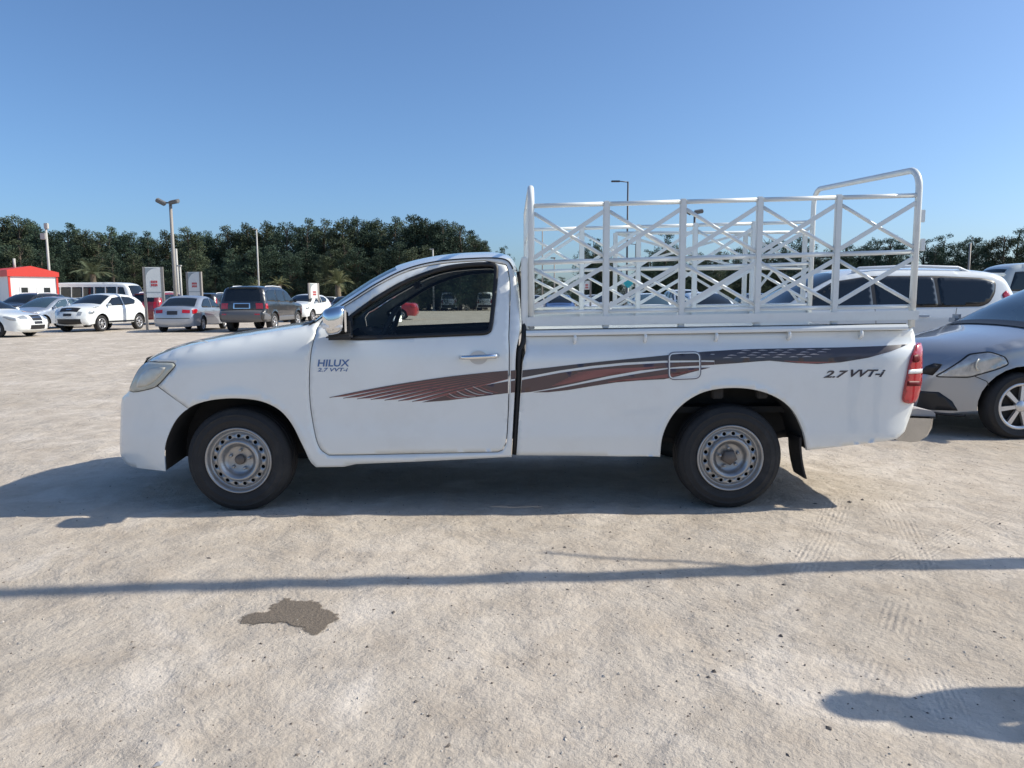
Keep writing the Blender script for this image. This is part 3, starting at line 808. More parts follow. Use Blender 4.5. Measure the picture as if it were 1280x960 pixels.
decal([(653, 462.8), (680, 460), (720, 455.3), (760, 451), (800, 447.3), (840, 443.2), (880, 439.5), (920, 437), (950, 436), (950, 451.5), (920, 454), (893, 455.8), (893, 450.6), (880, 450.4), (830, 450.8), (780, 453.3), (740, 457.3), (700, 463), (652.5, 472)], M_DECAL, hw_bed)
decal([(950, 436), (1000, 435), (1050, 434.2), (1100, 432.5), (1136, 429.6), (1112, 439.5), (1085, 447.2), (1050, 453), (1022, 455), (995, 453.8), (962, 450.8), (950, 451.5)], M_DECAL, hw_bed)
decal([(652.3, 475), (700, 466), (740, 460.4), (780, 456.4), (830, 453.4), (880, 452.2), (892.8, 452.4), (892.8, 455.9), (850, 458.3), (800, 463.2), (760, 470.3), (720, 479), (690, 485.2), (664, 489.8), (651, 491)], M_DECALB, hw_bed)
decal([(666, 490.5), (700, 485.2), (730, 479.3), (770, 471.8), (800, 466.6), (835, 461.2), (870, 459.7), (888, 459.3), (862, 466), (846, 470.6), (830, 474), (800, 475.5), (770, 478), (740, 482.6), (710, 487.6), (685, 490.3)], M_DECALB, hw_bed)
for k_ in range(9):
    dline([(690 + 4 * k_, 482 - 2.0 * k_), (715 + 5 * k_, 477.5 - 1.9 * k_), (742 + 7 * k_, 472 - 1.5 * k_), (764 + 8 * k_, 468.5 - 1.3 * k_)], [.003, .0075, .006, .002], M_DECALR, hw_bed)
for k_ in range(8):
    dline([(760 + 8 * k_, 477.5 - .6 * k_), (790 + 8 * k_, 474 - .9 * k_), (815 + 6.5 * k_, 472.3 - 1.2 * k_), (838 + 5 * k_, 471.5 - 1.4 * k_)], [.004, .010, .009, .003], M_DECALR, hw_bed)
dline([(980, 451), (1010, 453.2), (1045, 452.4)], [.002, .012, .002], M_DECALR, hw_bed)
rs = random.Random(3)
for r_ in range(4):
    for k_ in range(6):
        x = 905 + k_ * 20 + r_ * 7 + rs.uniform(-3, 3); y = 447.5 - r_ * 3.0 - k_ * .25
        dline([(x, y), (x + 5, y - .7), (x + 12, y - .2)], [.001, .006, .001], M_DECALP, hw_bed)
letters('2.7', 1029, 472.4, .046, M_DECAL, truck, hw_bed, .4, 1060, .03)
letters('VVT-i', 1063, 471.3, .046, M_DECAL, truck, hw_bed, .4, 1106, .03)
# chassis
for s_ in (-1, 1):
    MB().box((.2, s_ * .42, .47), (4.4, .08, .13), bev=.01).build('chassis_rail', M_DARK, truck)
    MB().tube([(AX_R - .6, s_ * .5, .44), (AX_R - .2, s_ * .5, .36), (AX_R + .2, s_ * .5, .36), (AX_R + .65, s_ * .5, .46)], .03, 8).build('leaf_spring', M_DARK, truck)
MB().tube([(AX_R, -.75, .33), (AX_R, .75, .33)], .045, 10).build('rear_axle', M_DARK, truck)
MB().tube([(AX_F, -.72, .33), (AX_F, .72, .33)], .035, 10).build('front_axle', M_DARK, truck)
b = MB().box((.85, -.05, .43), (.8, .45, .18), bev=.04).build('fuel_tank', M_DARK, truck)
MB().tube([(-1.2, .1, .34), (-.2, .18, .36), (AX_R, 0, .36)], .035, 8).build('drive_shaft', M_DARK, truck)
MB().tube([(-.9, .35, .33), (.1, .38, .33), (.5, .38, .33)], [.03, .03, .03], 8).build('exhaust_pipe', M_DARK, truck)
MB().box((-1.5, 0, .55), (1.2, .9, .40), bev=.05).build('engine_block', M_DARK, truck)
MB().box((-.5, 0, .44), (1.3, 1.30, .05)).build('floor_pan', M_DARK, truck)
MB().box(((xf + xe) / 2, 0, .60), (xe - xf - .05, 1.3, .04)).build('bed_underside', M_DARK, truck)
MB().box((-.62, -.60, .385), (.12, .10, .06)).build('body_mount', M_DARK, truck)

# steel wheels
def tyre_mesh(RO, RI, W, seg=64, grooves=True):
    h = W / 2; prof = [(RI - .012, -h + .03), (RI, -h + .012), (RI + .012, -h + .006), (RI + .03, -h + .001), (RI + .045, -h - .003), (RI + .048, -h - .0055), (RI + .053, -h - .0055), (RI + .056, -h - .004), ((RO + RI) / 2 + .008, -h - .005), (RO - .046, -h - .001), (RO - .043, -h - .004), (RO - .037, -h - .003), (RO - .034, -h + .003), (RO - .022, -h + .008), (RO - .010, -h + .018), (RO - .003, -h + .032)]
    if grooves:
        for g in (-.35, 0, .35):
            y = g * W * .62
            prof += [(RO, y - .008), (RO - .008, y - .006), (RO - .008, y + .006), (RO, y + .008)]
    prof += [(RO - .003, h - .032), (RO - .012, h - .016), (RO - .035, h - .002), ((RO + RI) / 2, h + .004), (RI, h - .012), (RI - .012, h - .03)]
    return MB().lathe(prof, seg)
def steel_rim(parent, hubdark):
    fr = [(.0, .030), (.030, .028), (.078, .024), (.088, .020), (.097, .004), (.108, -.016), (.118, -.022), (.127, -.018), (.133, -.004), (.136, .006), (.170, .012), (.176, .020), (.183, .020), (.190, .006), (.197, -.012), (.204, -.018), (.209, -.014), (.210, .0)]
    fx = np.array([p[0] for p in fr]); fy = np.array([p[1] for p in fr])
    fn = lambda x, z: -np.interp(np.hypot(x, z), fx, fy)
    circ = lambda r, n, c=(0, 0): [(c[0] + r * math.cos(2 * math.pi * i / n), c[1] + r * math.sin(2 * math.pi * i / n)) for i in range(n)]
    prof = [(r, y) for r, y in fr if r >= .170]; a = MB().lathe(prof, 72)
    a.lathe([(.210, .0), (.208, .03), (.19, .05), (.185, .15)], 72)
    inner = [(r, y) for r, y in fr if .028 <= r <= .1361]; a.lathe(inner, 72)
    holes = [circ(.0115, 14, (.1535 * math.cos(2 * math.pi * (i + .5) / 17), .1535 * math.sin(2 * math.pi * (i + .5) / 17))) for i in range(17)]
    vs, fs, ns = sheet(circ(.170, 72), [circ(.136, 72)] + holes, .02, fn, .006)
    a.add(vs, fs); a.sm[-len(fs):] = [True] * ns + [False] * (len(fs) - ns)
    rim = a.build('rim', M_STEEL, parent)
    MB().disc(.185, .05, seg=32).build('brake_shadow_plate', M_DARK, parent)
    h = MB()
    if hubdark: h.lathe([(.0, -.012), (.040, -.010), (.050, .0), (.052, .028)], 5)
    else: h.lathe([(.0, .004), (.026, .004), (.031, .010), (.033, .03)], 20)
    h.build('hub', M_HUB, parent)
    for i in range(5):
        t = 2 * math.pi * (i + .25) / 5 + .35; c = (.060 * math.cos(t), 0, .060 * math.sin(t))
        MB().lathe([(.0, .0), (.008, .0), (.0105, .006), (.0105, .03)], 6, c).build('wheel_nut', M_STEEL, parent)
for ax, dark in ((AX_F, False), (AX_R, True)):
    for s_ in (-1, 1):
        w = tyre_mesh(WR, .205, .205).build('wheel', M_TYRE, truck)
        w.location = (ax, s_ * (.855 - .1025), WR - .006); 
        q = bpy.data.objects.new('wheel_disc', None)
        nb = len(bpy.data.objects)
        if s_ < 0:
            steel_rim(w, dark)
            for c in w.children: c.location = (0, -.088, 0)
            w.rotation_euler = (0, R(13 if dark else 27), 0)
        else:
            w.rotation_euler = (0, 0, math.pi)
            for c0 in [c for c in wheel_prev.children]:
                c = c0.copy(); COL.objects.link(c); c.parent = w
        wheel_prev = w
        bpy.data.objects.remove(q)

# ------------------------------------------------------------------ cage rack on the bed
rack = empty('cargo_cage', (0, TY, 1.12))
tag(rack, 'white welded tube cage with crossed braces standing on the pickup bed', 'cage')
RY = .80                         # half width of the cage
def rk(px, py, s_=-1):           # near side plane
    p = at(px, py, TY - RY); return Vector((p.x, s_ * RY, p.z - 1.12))
def rpart(name, b, parent=rack): return b.build(name, M_RACK, parent)
zt0 = rk(700, 256.5).z; zt1 = rk(1100, 245.5).z; zm = (rk(700, 327.5).z + rk(1100, 316.5).z) / 2; zl = (rk(700, 390).z + rk(1100, 383.5).z) / 2
ztp = (zt0 + zt1) / 2
def lift(a, b): # height along the cage: every rail climbs slightly towards the tail
    pa, pb = rk(*a), rk(*b); return lambda x: pa.z + (pb.z - pa.z) * (x - pa.x) / (pb.x - pa.x)
f_top, f_mid, f_low = lift((700, 256.5), (1100, 245.5)), lift((700, 327.5), (1100, 316)), lift((700, 390), (1100, 383.5))
xs_ = [rk(664, 330).x, rk(757.5, 330).x, rk(852.5, 330).x, rk(947.5, 330).x, rk(1045, 330).x, rk(1143.5, 330).x]
zb = ZTOP + .034 - 1.12
x0r, x5r = xs_[0], xs_[-1]
zfront = rk(663, 232).z; zrear = rk(1146, 209.5).z
for s_ in (-1, 1):
    y = s_ * RY
    # sole plate angle
    b = MB(); b.box(((x0r + x5r) / 2, y + s_ * .021, zb + .030), (x5r - x0r + .06, .006, .056)); b.box(((x0r + x5r) / 2, y - s_ * .02, zb + .003), (x5r - x0r + .06, .058, .006))
    o = rpart('sole_rail', b); o.rotation_euler = (0, -math.atan(.028 / (xe - xf)), 0); o.location = (0, 0, .014)
    for i in range(1, 5): rpart('post', MB().box((xs_[i], y, (zb + f_top(xs_[i]) + .018) / 2), (.041, .03, f_top(xs_[i]) + .018 - zb), bev=.006))
    for fz, r_ in ((f_top, .014), (f_mid, .0145), (f_low, .013)):
        for i in range(5): rpart('rail', MB().tube([(xs_[i] + .018, y, fz(xs_[i])), (xs_[i + 1] - .018, y, fz(xs_[i + 1]))], r_, 10))
    for i in range(5):
        for (fa, fb_) in ((lambda x: f_top(x) - .045, lambda x: f_mid(x) + .03), (lambda x: f_mid(x) - .04, lambda x: f_low(x) + .03)):
            xa, xb = xs_[i] + .018, xs_[i + 1] - .018; za, zb_ = fa(xb), fb_(xa); za2, zb2 = fa(xa), fb_(xb)
            rpart('brace', MB().bar((xa, y - .004, zb_), (xb, y - .004, za), .0255, .012))
            xm = (xa + xb) / 2; zmid = (za2 + zb2) / 2; sl = (za2 - zmid) * .09 / (xm - xa)      # the second one is bent round the first at the crossing
            rpart('brace', MB().tube([(xa, y, za2), (xm - .09, y + .004, zmid + sl), (xm, y + .02, zmid + .004), (xm + .09, y + .004, zmid - sl), (xb, y, zb2)], .0118, 8))
# front and rear hoops
def hoop(x, zt, r_, name, sk=0.0, rc=.12, far=0.0):
    pts = [(x, -RY, zb)]
    for t in np.linspace(0, math.pi / 2, 7): pts.append((x + sk, -RY + rc - rc * math.cos(t), zt - rc + rc * math.sin(t)))
    for t in np.linspace(math.pi / 2, 0, 7): pts.append((x + sk, RY - rc + rc * math.cos(t), zt + far - rc + rc * math.sin(t)))
    pts.append((x, RY, zb)); return rpart(name, MB().tube(pts, r_, 12))
hoop(x0r, zfront, .020, 'front_hoop'); hoop(x5r, zrear, .020, 'rear_hoop', rc=.12, far=.085)
for z in (ztp - .15, ztp - .35, zm - .1): rpart('rail', MB().tube([(x0r, -RY + .015, z), (x0r, RY - .015, z)], .014, 8))
for k_ in (-.27, .27): rpart('post', MB().bar((x0r, RY * k_ * 1.25, zb), (x0r, RY * k_ * 1.25, zfront - .01), .025, .025))
# guard frame of the bed right behind the cab
gx = at(655.5, 360, TY - .80).x; gz = at(655.5, 321, TY - .80).z
gd = MB()
for s_ in (-1, 1): gd.box((gx, s_ * .79, (gz + 1.08) / 2), (.040, .055, gz - 1.08), bev=.008)
gd.box((gx, 0, gz - .03), (.038, 1.6, .05), bev=.008)
gd.build('cab_guard', M_WHITE, truck)
# hinge plates on the rear hoop
for py in (270, 306):
    p = rk(1152, py); rpart('hinge_plate', MB().box((p.x + .006, -RY, p.z), (.030, .012, .075), bev=.003))
# rear gate swung round and tied flat along the far side
gate = empty('gate', (0, 0, 0)); gate.parent = rack
gy = RY + .10
def gp(px, py): p = at(px, py, TY + gy); return Vector((p.x, gy, p.z - 1.12))
gt, gm, gb = gp(850, 291).z, gp(850, 336).z, gp(850, 384).z
gx_ = [gp(769, 330).x, gp(931, 330).x, gp(1005, 330).x]
for x in gx_: rpart('gate_post', MB().bar((x, gy, gb - .04), (x, gy, gt), .034, .026), gate)
for z in (gt, gm, gb): rpart('gate_rail', MB().tube([(gx_[0], gy, z), (gx_[2], gy, z)], .013, 8), gate)
for i in range(2):
    xm = (gx_[i] + gx_[i + 1]) / 2
    rpart('gate_brace', MB().bar((gx_[i], gy, gm), (gx_[i + 1], gy - .003, gt), .020, .01), gate)
    rpart('gate_brace', MB().bar((gx_[i], gy + .012, gt), (gx_[i + 1], gy + .012, gm), .020, .01), gate)
    rpart('gate_brace', MB().bar((xm, gy + .012, gm), (gx_[i + 1], gy + .012, gb), .020, .01), gate)
    rpart('gate_brace', MB().bar((gx_[i], gy, gb), (xm, gy - .003, gm), .020, .01), gate)
for x in (gx_[0] + .1, gx_[2] - .02): rpart('gate_tie', MB().bar((x, RY, gt - .02), (x, gy, gt - .02), .014, .014), gate)

# ------------------------------------------------------------------ other vehicles
def paint(name, col, metal=0.0, rough=.35): return mat('paint_' + name, col, rough, metal, coat=1.0, var=.03, vscale=3, dirt=(.42, .37, .31), dscale=3, damt=.15)
P_WHITE = M_WHITE
P_SILVER = paint('silver', (.36, .38, .41), .55, .36)
P_GREYBLUE = paint('grey_blue', (.40, .44, .50), .5)
P_BLACK = paint('black', (.018, .019, .021))
P_RED = paint('red', (.42, .02, .025))
P_DRED = paint('dark_red', (.19, .015, .022))
P_BLUE = paint('blue', (.03, .07, .20), .2)
P_GREY = paint('grey', (.14, .145, .155), .4)
P_BEIGE = paint('beige', (.52, .47, .38), .3)

M_LAMPC = mat('lamp_cluster', (.40, .42, .43), .12, metal=.35, coat=1.0, var=.35, vscale=26)
ALLOY_CACHE = {}
def wheel_parts(RO, RI, W, spokes):
    key = (RO, RI, W, spokes)
    if key not in ALLOY_CACHE:
        t = tyre_mesh(RO, RI, W, 40, False); t2 = MB(); 
        a = MB().lathe([(RI - .035, .02), (RI - .03, .0), (RI - .012, -.006), (RI, .0), (RI, .03)], 40)
        for k in range(spokes):
            th = 2 * math.pi * k / spokes
            w0, w1 = .030, RI * .20
            c, s = math.cos(th), math.sin(th); r1 = RI - .02
            vs = []
            for (r, w, y) in ((.03, w0, .0), (r1, w1, .006)):
                for sx in (-1, 1):
                    for dy in (0, .03): vs.append((r * c - sx * w / 2 * s, y + dy, r * s + sx * w / 2 * c))
            a.add(vs, [(0, 2, 6, 4), (1, 5, 7, 3), (0, 4, 5, 1), (2, 3, 7, 6)])
        a.lathe([(.0, -.012), (.045, -.008), (.055, .0), (.055, .03)], 20)
        d = MB().disc(RI, .055, seg=28)
        ms = []
        for nm, b, m in (('tyre', t, M_TYRE), ('rim', a, M_ALLOY), ('brake', d, M_DARK)):
            me = bpy.data.meshes.new(nm); me.from_pydata(b.v, [], b.f); me.polygons.foreach_set('use_smooth', b.sm); me.materials.append(m); ms.append(me)
        ALLOY_CACHE[key] = ms
    return ALLOY_CACHE[key]
def add_wheel(parent, x, y, RO, RI, W, spokes=7):
    ms = wheel_parts(RO, RI, W, spokes); s_ = -1 if y < 0 else 1
    w = bpy.data.objects.new('wheel', ms[0]); COL.objects.link(w); w.parent = parent; w.location = (x, y, RO - .008)
    w.rotation_euler = (0, random.uniform(0, 1), 0 if s_ < 0 else math.pi)
    if s_ > 0: w.rotation_euler = (0, 0, math.pi)
    for me, nm in ((ms[1], 'rim'), (ms[2], 'brake_disc')):
        c = bpy.data.objects.new(nm, me); COL.objects.link(c); c.parent = w; c.location = (0, -W / 2 + .016, 0)
    return w

def vehicle(name, label, cat, sp, body_m, pos, heading, step=.09, group=None, glass=M_GLASSD, nv=14, over=None):
    """sp: side profile and features; front towards -x; heading in degrees is the direction the front points"""
    sp = dict(sp); sp.update(over or {})
    root = empty(name, (pos[0], pos[1], 0), R(heading - 180)); tag(root, label, cat, group)
    prof = sp['prof']; W = sp['W']; belt = sp['belt']
    zs = sp.get('sill', .26); WRr = sp.get('wr', .31); axf, axr = sp['axles']
    x_lo = min(p[0] for p in prof); x_hi = max(p[0] for p in prof); z_hi = max(p[1] for p in prof)
    ff, fr_ = sp.get('front_taper', (.16, .7)); rf, rr_ = sp.get('rear_taper', (.12, .6)); tum = sp.get('tum', .17); rnd = sp.get('round', .10)
    line = crom([(p[0], p[1]) for p in prof], 5)
    def base(x, z):
        x = np.asarray(x, float); z = np.asarray(z, float)
        w = np.full(x.shape, W / 2)
        w = w - ff * np.clip((x_lo + fr_ - x) / fr_, 0, 1.1) ** 2.4 - rf * np.clip((x - x_hi + rr_) / rr_, 0, 1.1) ** 2.4
        t = np.clip((z - belt) / (z_hi - belt), 0, 1); w = w - tum * t ** 1.15
        w = w - .05 * np.clip((belt - .25 - z) / (belt - .35), 0, 1) ** 2 - .02 * np.clip((z - belt + .14) / .14, 0, 1) ** 2
        for ax in (axf, axr):
            r = np.hypot(x - ax, z - WRr); w = w + .018 * np.exp(-((r - WRr - .06) / .05) ** 2)
        return w
    def hw(x, z):
        x = np.asarray(x, float); z = np.asarray(z, float); sh = x.shape
        P = np.stack([x.ravel(), z.ravel()], 1)
        d = np.clip(pdist(P, line, False), 0, rnd); q = 1 - d / rnd
        return base(x, z) - (rnd * .75 * (1 - np.sqrt(np.clip(1 - q * q, 0, 1)))).reshape(sh)
    # crown offsets along the outward normal
    P2 = [np.array(p[:2]) for p in prof]; ctrl = []
    for i, p in enumerate(prof):
        t = P2[min(i + 1, len(P2) - 1)] - P2[max(i - 1, 0)]; t = t / np.linalg.norm(t); nrm = np.array((-t[1], t[0]))
        c = p[2]; ctrl.append((p[0], p[1], nrm[0] * c, nrm[1] * c))
    st = Strip(ctrl, hw, k=5, p=2.4)
    edge = [tuple(e[:2]) for e in st.E]
    # bottom line with the two arches
    bottom = []; Ra = WRr + sp.get('arch', .055)
    for ax in (axr, axf):
        a0 = math.asin(max(-1, min(1, (zs - WRr) / Ra)))
        for t in np.linspace(a0, math.pi - a0, 15): bottom.append((ax + Ra * math.cos(t), WRr + Ra * math.sin(t)))
    out = edge + bottom
    vs, fs, ns = sheet(out, [], step, hw, 0, resamp=True)
    b = MB(); b.add(vs, fs, True); b.add([(x, -y, z) for x, y, z in vs], [tuple(reversed(f)) for f in fs], True)
    v2, f2 = st.patch(0, len(prof) - 1, -1, 1, nv); b.add(v2, f2, True)
    weld(b, .003).build('body', body_m, root)
    n = len(bottom)
    for s_ in (-1, 1):
        l_ = MB()
        l_.add([(x, s_ * (float(hw(np.array([x]), np.array([z]))[0]) - .01), z) for x, z in bottom] + [(x, s_ * W * .28, z) for x, z in bottom], [(i, i + 1, n + i + 1, n + i) for i in range(n - 1) if i != 14], False)
        l_.build('arch_liner', M_DARK, root)
        sheet_pts = sp.get('windows', [])
        if 'band' in sp: sheet_obj('window_surround', roundpoly(sp['band'], .05, 3), [], step, offs(hw, .003), .004, M_TRIM, root, s_ > 0)
        for wi, poly in enumerate(sheet_pts):
            far = s_ > 0
            sheet_obj('window', roundpoly(poly, .05, 3), [], step, offs(hw, .005), .004, glass, root, far)
        for poly in sp.get('headlights', []): sheet_obj('headlight', roundpoly(poly, .03, 3), [], step * .6, offs(hw, .006), .01, sp.get('lamp_mat', M_LAMPC), root, s_ > 0)
        if 'lamp_mat' in sp:
            for poly in sp['headlights']:
                q_, w_ = ribbon(roundpoly(poly, .03, 3), .011, offs(hw, .0075), True)
                if s_ > 0: q_ = [(x, -y, z) for x, y, z in q_]
                MB().add(q_, w_).build('lamp_rim', M_TRIM, root)
        for (lx_, lz_, lr_) in sp.get('lamp_bowls', []):
            w_ = float(hw(np.array([lx_]), np.array([lz_]))[0]); o = MB().lathe([(.0, .012), (lr_ * .6, .008), (lr_, -.004), (lr_ * 1.12, .004)], 24).build('lamp_bowl', M_LAMPIN, root); o.location = (lx_, s_ * (w_ + .009), lz_); o.rotation_euler = (0, 0, s_ * R(-28) if s_ < 0 else R(180 - 28))
        for poly in sp.get('taillights', []): sheet_obj('tail_light', roundpoly(poly, .03, 3), [], step * .6, offs(hw, .006), .01, M_RED, root, s_ > 0)
        for poly in sp.get('side_dark', []): sheet_obj('side_cladding', poly, [], step, offs(hw, .006), .004, sp.get('clad', M_TRIM), root, s_ > 0)
        if step <= .05 or sp.get('seams_on'):
            for ln in sp.get('seams', []):
                q_, w_ = ribbon(ln, .007, offs(hw, .003)); 
                if s_ > 0: q_ = [(x, -y, z) for x, y, z in q_]
                MB().add(q_, w_).build('door_seam', M_TRIM, root)
        for (hx, hz) in sp.get('handles', []):
            w_ = float(hw(np.array([hx]), np.array([hz]))[0]); MB().box((hx, s_ * (w_ + .010), hz), (.16, .024, .022), bev=.008).build('door_handle', sp.get('handle_mat', body_m), root)
        if 'mirror' in sp:
            mx_, mz_ = sp['mirror']; w_ = float(hw(np.array([mx_]), np.array([mz_]))[0])
            o = MB().box((0, 0, 0), (.11, .19, .13), bev=.04).build('door_mirror', body_m, root); o.location = (mx_, s_ * (w_ + .10), mz_)
        for ax in (axf, axr): add_wheel(root, ax, s_ * (W / 2 - sp.get('tyre_w', .2) / 2 - .005), WRr, WRr * sp.get('rim', .66), sp.get('tyre_w', .2), sp.get('spokes', 7))
    for (nm, a, c, v0, v1, m, off) in sp.get('patches', []):
        m = {'glass': glass, 'body': body_m}.get(m, m)
        q_, w_ = st.patch(a, c, v0, v1, 10, off, nu=max(2, int((c - a) * 5))); MB().add(q_, w_, True).build(nm, m, root)
    MB().box(((x_lo + x_hi) / 2, 0, zs + .12), (x_hi - x_lo - .5, W * .58, .24)).build('underbody', M_DARK, root)
    MB().box(((x_lo + x_hi) / 2, 0, zs + .06), (axr - axf - 2 * Ra - .05, W - .16, .10)).build('floor_pan', M_DARK, root)
    for (x0, x1, y, z0) in sp.get('roof_rails', []):
        for s_ in (-1, 1): MB().tube([(x0, s_ * y, z0 - .05), (x0 + .10, s_ * y, z0 + .01), ((x0 + x1) / 2, s_ * y, z0 + .035), (x1 - .2, s_ * y, z0 + .012), (x1, s_ * y, z0 - .07)], .022, 8).build('roof_rail', M_ROOFRAIL, root)
    if 'spoiler' in sp:
        x0, z0 = sp['spoiler']; MB().box((x0, 0, z0), (.22, W * .62, .05), bev=.018).build('roof_spoiler', body_m, root)
    return root
M_ROOFRAIL = mat('roof_rail_silver', (.74, .75, .76), .3, coat=.5)
M_PLATEB = mat('plate_frame', (.05, .05, .055), .4)

SEDAN = dict(W=1.75, belt=.93, axles=(-1.38, 1.32), wr=.315, prof=[
    (-2.16, .20, .06), (-2.24, .30, .12), (-2.26, .48, .14), (-2.20, .66, .12), (-1.92, .78, .07), (-1.10, .95, .05),
    (-.70, 1.16, .08), (-.22, 1.37, .07), (.2, 1.445, .05), (.7, 1.43, .05), (1.02, 1.36, .05), (1.40, 1.17, .06), (1.72, 1.02, .05), (2.08, 1.00, .05),
    (2.20, .93, .07), (2.26, .66, .09), (2.25, .40, .09), (2.16, .24, .06)],
    windows=[[(-.92, .965), (-.30, 1.315), (.12, 1.375), (.16, .975)], [(.22, .975), (.19, 1.378), (.72, 1.355), (.98, 1.27), (1.36, 1.06), (1.28, .99)]],
    headlights=[[(-2.16, .60), (-2.12, .70), (-1.78, .77), (-1.70, .74), (-1.95, .62)]],
    taillights=[[(2.19, .92), (1.95, .95), (1.86, .88), (2.0, .76), (2.22, .74)]],
    mirror=(-.82, 1.0), handles=[(.02, .86), (1.0, .88)],
    seams=[[(-.98, .93), (-1.0, .7), (-.92, .32)], [(.18, .97), (.2, .6), (.16, .30)], [(1.3, .97), (1.2, .75), (.98, .55)], [(-1.0, .40), (1.0, .40)]],
    patches=[('windscreen', 5.12, 7.1, -.90, .90, 'glass', .006), ('rear_window', 10.1, 12.0, -.88, .88, 'glass', .006), ('grille', 2.35, 3.2, -.36, .36, M_TRIM, .008), ('grille_bar', 2.72, 2.82, -.34, .34, M_CHROME, .014),
             ('lower_intake', 1.1, 1.75, -.55, .55, M_TRIM, .008), ('headlight', 2.65, 3.35, -.97, -.60, M_LAMPC, .008), ('headlight', 2.65, 3.35, .60, .97, M_LAMPC, .008), ('number_plate', 1.9, 2.25, -.30, .30, M_PLATED, .012),
             ('tail_light', 14.15, 14.62, -.98, -.56, M_RED, .008), ('tail_light', 14.15, 14.62, .56, .98, M_RED, .008), ('number_plate', 14.35, 14.85, -.30, .30, M_PLATED, .010), ('bumper_groove', 15.3, 15.4, -.98, .98, M_TRIM, .004)])
HATCH = dict(W=1.72, belt=.98, axles=(-1.30, 1.30), wr=.315, tyre_w=.195, rim=.70, front_taper=(.36, 1.0), tum=.20, prof=[
    (-2.02, .19, .06), (-2.08, .27, .16), (-2.11, .42, .20), (-2.06, .60, .20), (-1.91, .72, .16), (-1.55, .86, .08), (-1.02, 1.00, .05),
    (-.62, 1.20, .08), (-.12, 1.43, .07), (.35, 1.52, .05), (.9, 1.52, .05), (1.45, 1.44, .05), (1.72, 1.20, .06), (1.90, 1.00, .07), (2.02, .80, .08), (2.06, .48, .09), (1.98, .24, .06)],
    windows=[[(-.92, 1.01), (-.25, 1.37), (.18, 1.445), (.20, 1.02)], [(.26, 1.02), (.24, 1.447), (.85, 1.44), (1.22, 1.10), (1.15, 1.04)], [(1.22, 1.05), (1.30, 1.13), (.95, 1.43), (1.33, 1.38), (1.55, 1.10)]],
    headlights=[[(-1.99, .565), (-1.74, .785), (-1.60, .812), (-1.48, .765), (-1.45, .70), (-1.55, .650), (-1.75, .570)]], side_dark=[[(-2.07, .24), (-2.07, .42), (-1.95, .42), (-1.85, .34), (-1.80, .25)], [(-2.06, .585), (-2.04, .66), (-1.98, .69), (-1.93, .685), (-2.0, .575)], [(-1.98, .20), (-1.98, .225), (-1.74, .215), (-1.74, .192)]], lamp_bowls=[(-1.68, .69, .052)], lamp_mat=mat('hatch_lamp', (.44, .46, .47), .08, metal=.3, coat=1.0, var=.4, vscale=18),
    taillights=[[(1.98, .80), (1.80, 1.05), (1.72, 1.0), (1.82, .78)]], mirror=(-.80, 1.05), handles=[(.05, .90), (.98, .92)], handle_mat=M_CHROME,
    seams=[[(-1.02, .96), (-1.0, .7), (-.92, .30)], [(.22, 1.02), (.24, .6), (.2, .28)], [(-1.78, .62), (-1.62, .54), (-1.6, .50)]],
    patches=[('windscreen', 6.12, 8.05, -.90, .90, 'glass', .006), ('wiper_cowl', 5.9, 6.14, -.88, .88, M_TRIM, .010), ('rear_window', 11.2, 12.6, -.84, .84, 'glass', .006), ('grille', 3.2, 3.85, -.62, .62, M_TRIM, .008), ('grille_bar', 3.45, 3.58, -.58, .58, M_CHROME, .016),
             ('lower_intake', 1.15, 2.0, -.50, .50, M_TRIM, .008), ('fog_recess', 1.2, 2.0, (-.95, -.86), -.62, M_TRIM, .008), ('fog_recess', 1.2, 2.0, .62, (.95, .86), M_TRIM, .008), ('number_plate', 2.35, 2.75, -.3, .3, M_PLATE, .014), ('lip', .5, .75, -.96, .96, M_TRIM, .006)])
